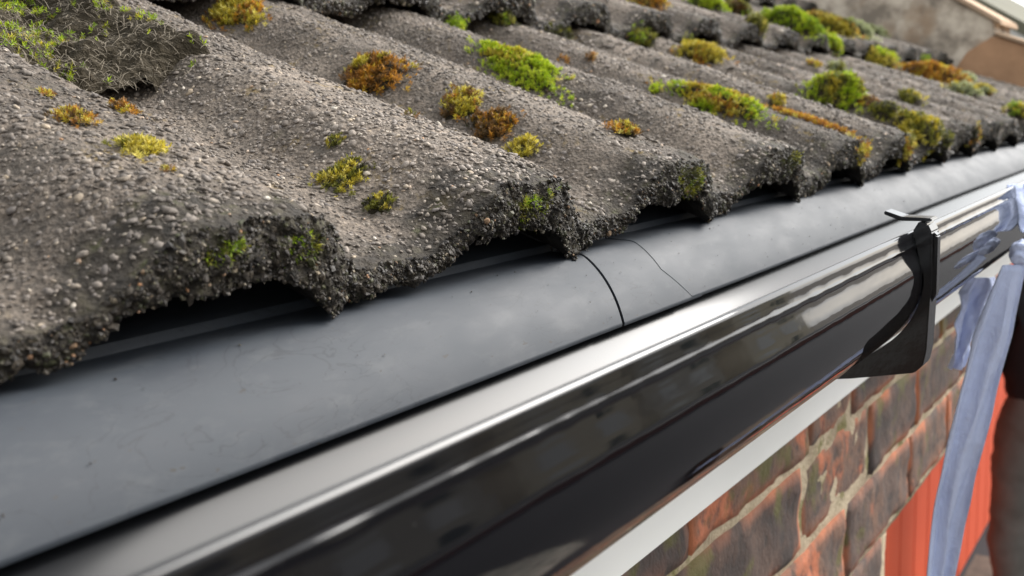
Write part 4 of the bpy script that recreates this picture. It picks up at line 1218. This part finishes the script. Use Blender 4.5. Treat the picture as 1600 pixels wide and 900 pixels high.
def build_person(loc, face_dir):
    # local frame: +x = person's left, -y = the way they face, z up; 1.78 m tall
    P_, E_, R2 = [], [], []
    def v(p, r, prev=None):
        P_.append(p); R2.append(r)
        if prev is not None: E_.append((prev, len(P_) - 1))
        return len(P_) - 1
    pel = v((0, 0.01, 0.97), (0.135, 0.095))
    wst = v((0, 0.0, 1.12), (0.140, 0.10), pel)
    chs = v((0, 0.01, 1.32), (0.165, 0.115), wst)
    shd = v((0, 0.02, 1.44), (0.120, 0.085), chs)
    nk = v((0, 0.01, 1.52), 0.056, shd)
    hd0 = v((0, -0.005, 1.585), 0.066, nk)
    hd1 = v((0, -0.015, 1.65), 0.083, hd0)
    hd2 = v((0, -0.005, 1.72), 0.078, hd1)
    hd3 = v((0, 0.0, 1.765), 0.045, hd2)
    nose = v((0, -0.105, 1.650), 0.013, hd1)
    for sx in (-1, 1):
        v((sx * 0.088, 0.0, 1.655), 0.014, hd1)
        hip = v((sx * 0.095, 0.0, 0.90), 0.090, pel)
        th_ = v((sx * 0.115, -0.005, 0.70), 0.080, hip)
        kn_ = v((sx * 0.125, -0.015, 0.50), 0.058, th_)
        cf = v((sx * 0.128, 0.01, 0.34), 0.056, kn_)
        an = v((sx * 0.130, 0.025, 0.09), 0.038, cf)
        v((sx * 0.137, -0.09, 0.035), 0.034, an)
        sh = v((sx * 0.185, 0.02, 1.42), 0.058, shd)
        ua = v((sx * 0.215, -0.02, 1.27), 0.047, sh)
        el = v((sx * 0.262, -0.03, 1.14), 0.040, ua)
        fa = v((sx * 0.175, -0.19, 1.16), 0.035, el)
        wr = v((sx * 0.125, -0.29, 1.19), 0.025, fa)
        pm = v((sx * 0.105, -0.345, 1.20), (0.034, 0.017), wr)
        th0 = v((sx * 0.080, -0.330, 1.225), 0.011, wr)
        v((sx * 0.066, -0.362, 1.235), 0.009, th0)
        for fk, (dx_, ln_) in enumerate(((-0.024, 0.068), (-0.008, 0.078), (0.008, 0.073), (0.023, 0.058))):
            f0 = v((sx * (0.100 - dx_), -0.375, 1.205 - abs(dx_) * 0.3), 0.0095, pm)
            f1 = v((sx * (0.094 - dx_), -0.375 - ln_ * 0.5, 1.198), 0.0085, f0)
            v((sx * (0.086 - dx_), -0.375 - ln_ * 0.8, 1.172), 0.0075, f1)
    root = tag(empty("person", loc), "person in dark grey trousers and black jacket standing at the right edge behind the rag", "person")
    ang = math.atan2(face_dir[1], face_dir[0]) + math.pi / 2
    root.rotation_euler = (0, 0, ang)
    skin_mesh("body", P_, E_, R2, 0, M['skin'], 2, root)
    # trousers with creases
    tp = [(0, 0.01, 1.15), (0, 0.01, 0.98)]; te = [(0, 1)]; trr = [(0.185, 0.135), (0.190, 0.140)]
    for sx in (-1, 1):
        pr = 1
        for p, r in (((sx * 0.100, 0.0, 0.84), 0.108), ((sx * 0.118, -0.005, 0.68), 0.100), ((sx * 0.128, -0.015, 0.50), 0.088), ((sx * 0.130, 0.005, 0.34), 0.081),
                     ((sx * 0.131, 0.015, 0.20), 0.073), ((sx * 0.131, 0.015, 0.07), 0.068)):
            tp.append(p); trr.append(r); te.append((pr, len(tp) - 1)); pr = len(tp) - 1
    tro = skin_mesh("trousers", tp, te, trr, 0, M['trousers'], 3, root)
    def wrinkle(o, amp, sc):
        me = o.data; n_ = len(me.vertices)
        co = np.empty(n_ * 3, np.float32); me.vertices.foreach_get('co', co); co = co.reshape(-1, 3)
        no = np.empty(n_ * 3, np.float32); me.vertices.foreach_get('normal', no); no = no.reshape(-1, 3)
        q3 = co * np.array((1, 1, 2.4))
        co = co + no * (amp * fnoise(q3, sc, 13, 3))[:, None]
        me.vertices.foreach_set('co', co.astype(np.float32).ravel()); me.update()
    wrinkle(tro, 0.012, 6.5)
    jp = [(0, 0.01, 0.96), (0, 0.01, 1.12), (0, 0.01, 1.30), (0, 0.02, 1.43), (0, 0.015, 1.52)]
    je = [(0, 1), (1, 2), (2, 3), (3, 4)]; jr = [(0.205, 0.155), (0.190, 0.145), (0.225, 0.155), (0.190, 0.130), (0.105, 0.100)]
    for sx in (-1, 1):
        pr = 3
        for p, r in (((sx * 0.185, 0.02, 1.415), 0.092), ((sx * 0.235, -0.01, 1.27), 0.076), ((sx * 0.262, -0.03, 1.135), 0.072), ((sx * 0.180, -0.19, 1.158), 0.054), ((sx * 0.135, -0.275, 1.187), 0.044)):
            jp.append(p); jr.append(r); je.append((pr, len(jp) - 1)); pr = len(jp) - 1
    jk = skin_mesh("jacket", jp, je, jr, 0, M['jacket'], 3, root)
    wrinkle(jk, 0.010, 7.0)
    skin_mesh("hair", [(0, 0.03, 1.62), (0, 0.025, 1.70), (0, 0.005, 1.765)], [(0, 1), (1, 2)], [0.075, 0.088, 0.062], 0, M['hair'], 2, root)
    for sx in (-1, 1):
        skin_mesh("boot", [(sx * 0.131, 0.04, 0.10), (sx * 0.131, 0.045, 0.05), (sx * 0.136, -0.06, 0.045), (sx * 0.140, -0.155, 0.036)], [(0, 1), (1, 2), (2, 3)], [0.056, 0.052, 0.050, 0.038], 0, M['boot'], 2, root)
        for nm_, yy, rad, mt in (("eye", -0.088, 0.0115, M['frame']),):
            bm = bmesh.new(); bmesh.ops.create_uvsphere(bm, u_segments=12, v_segments=8, radius=rad)
            bmesh.ops.translate(bm, verts=bm.verts, vec=(sx * 0.030, yy, 1.668)); me = bpy.data.meshes.new(nm_); bm.to_mesh(me); bm.free(); me.shade_smooth()
            me.materials.append(mt); eo = bpy.data.objects.new(nm_, me); COL.objects.link(eo); eo.parent = root
    return root
o = box('step', (3.75, -0.62, GZ), (4.85, 0.2, GZ + 0.16), M['ground']); o['kind'] = 'structure'
build_person((4.235, -0.272, GZ + 0.165), (0.816, -0.577))
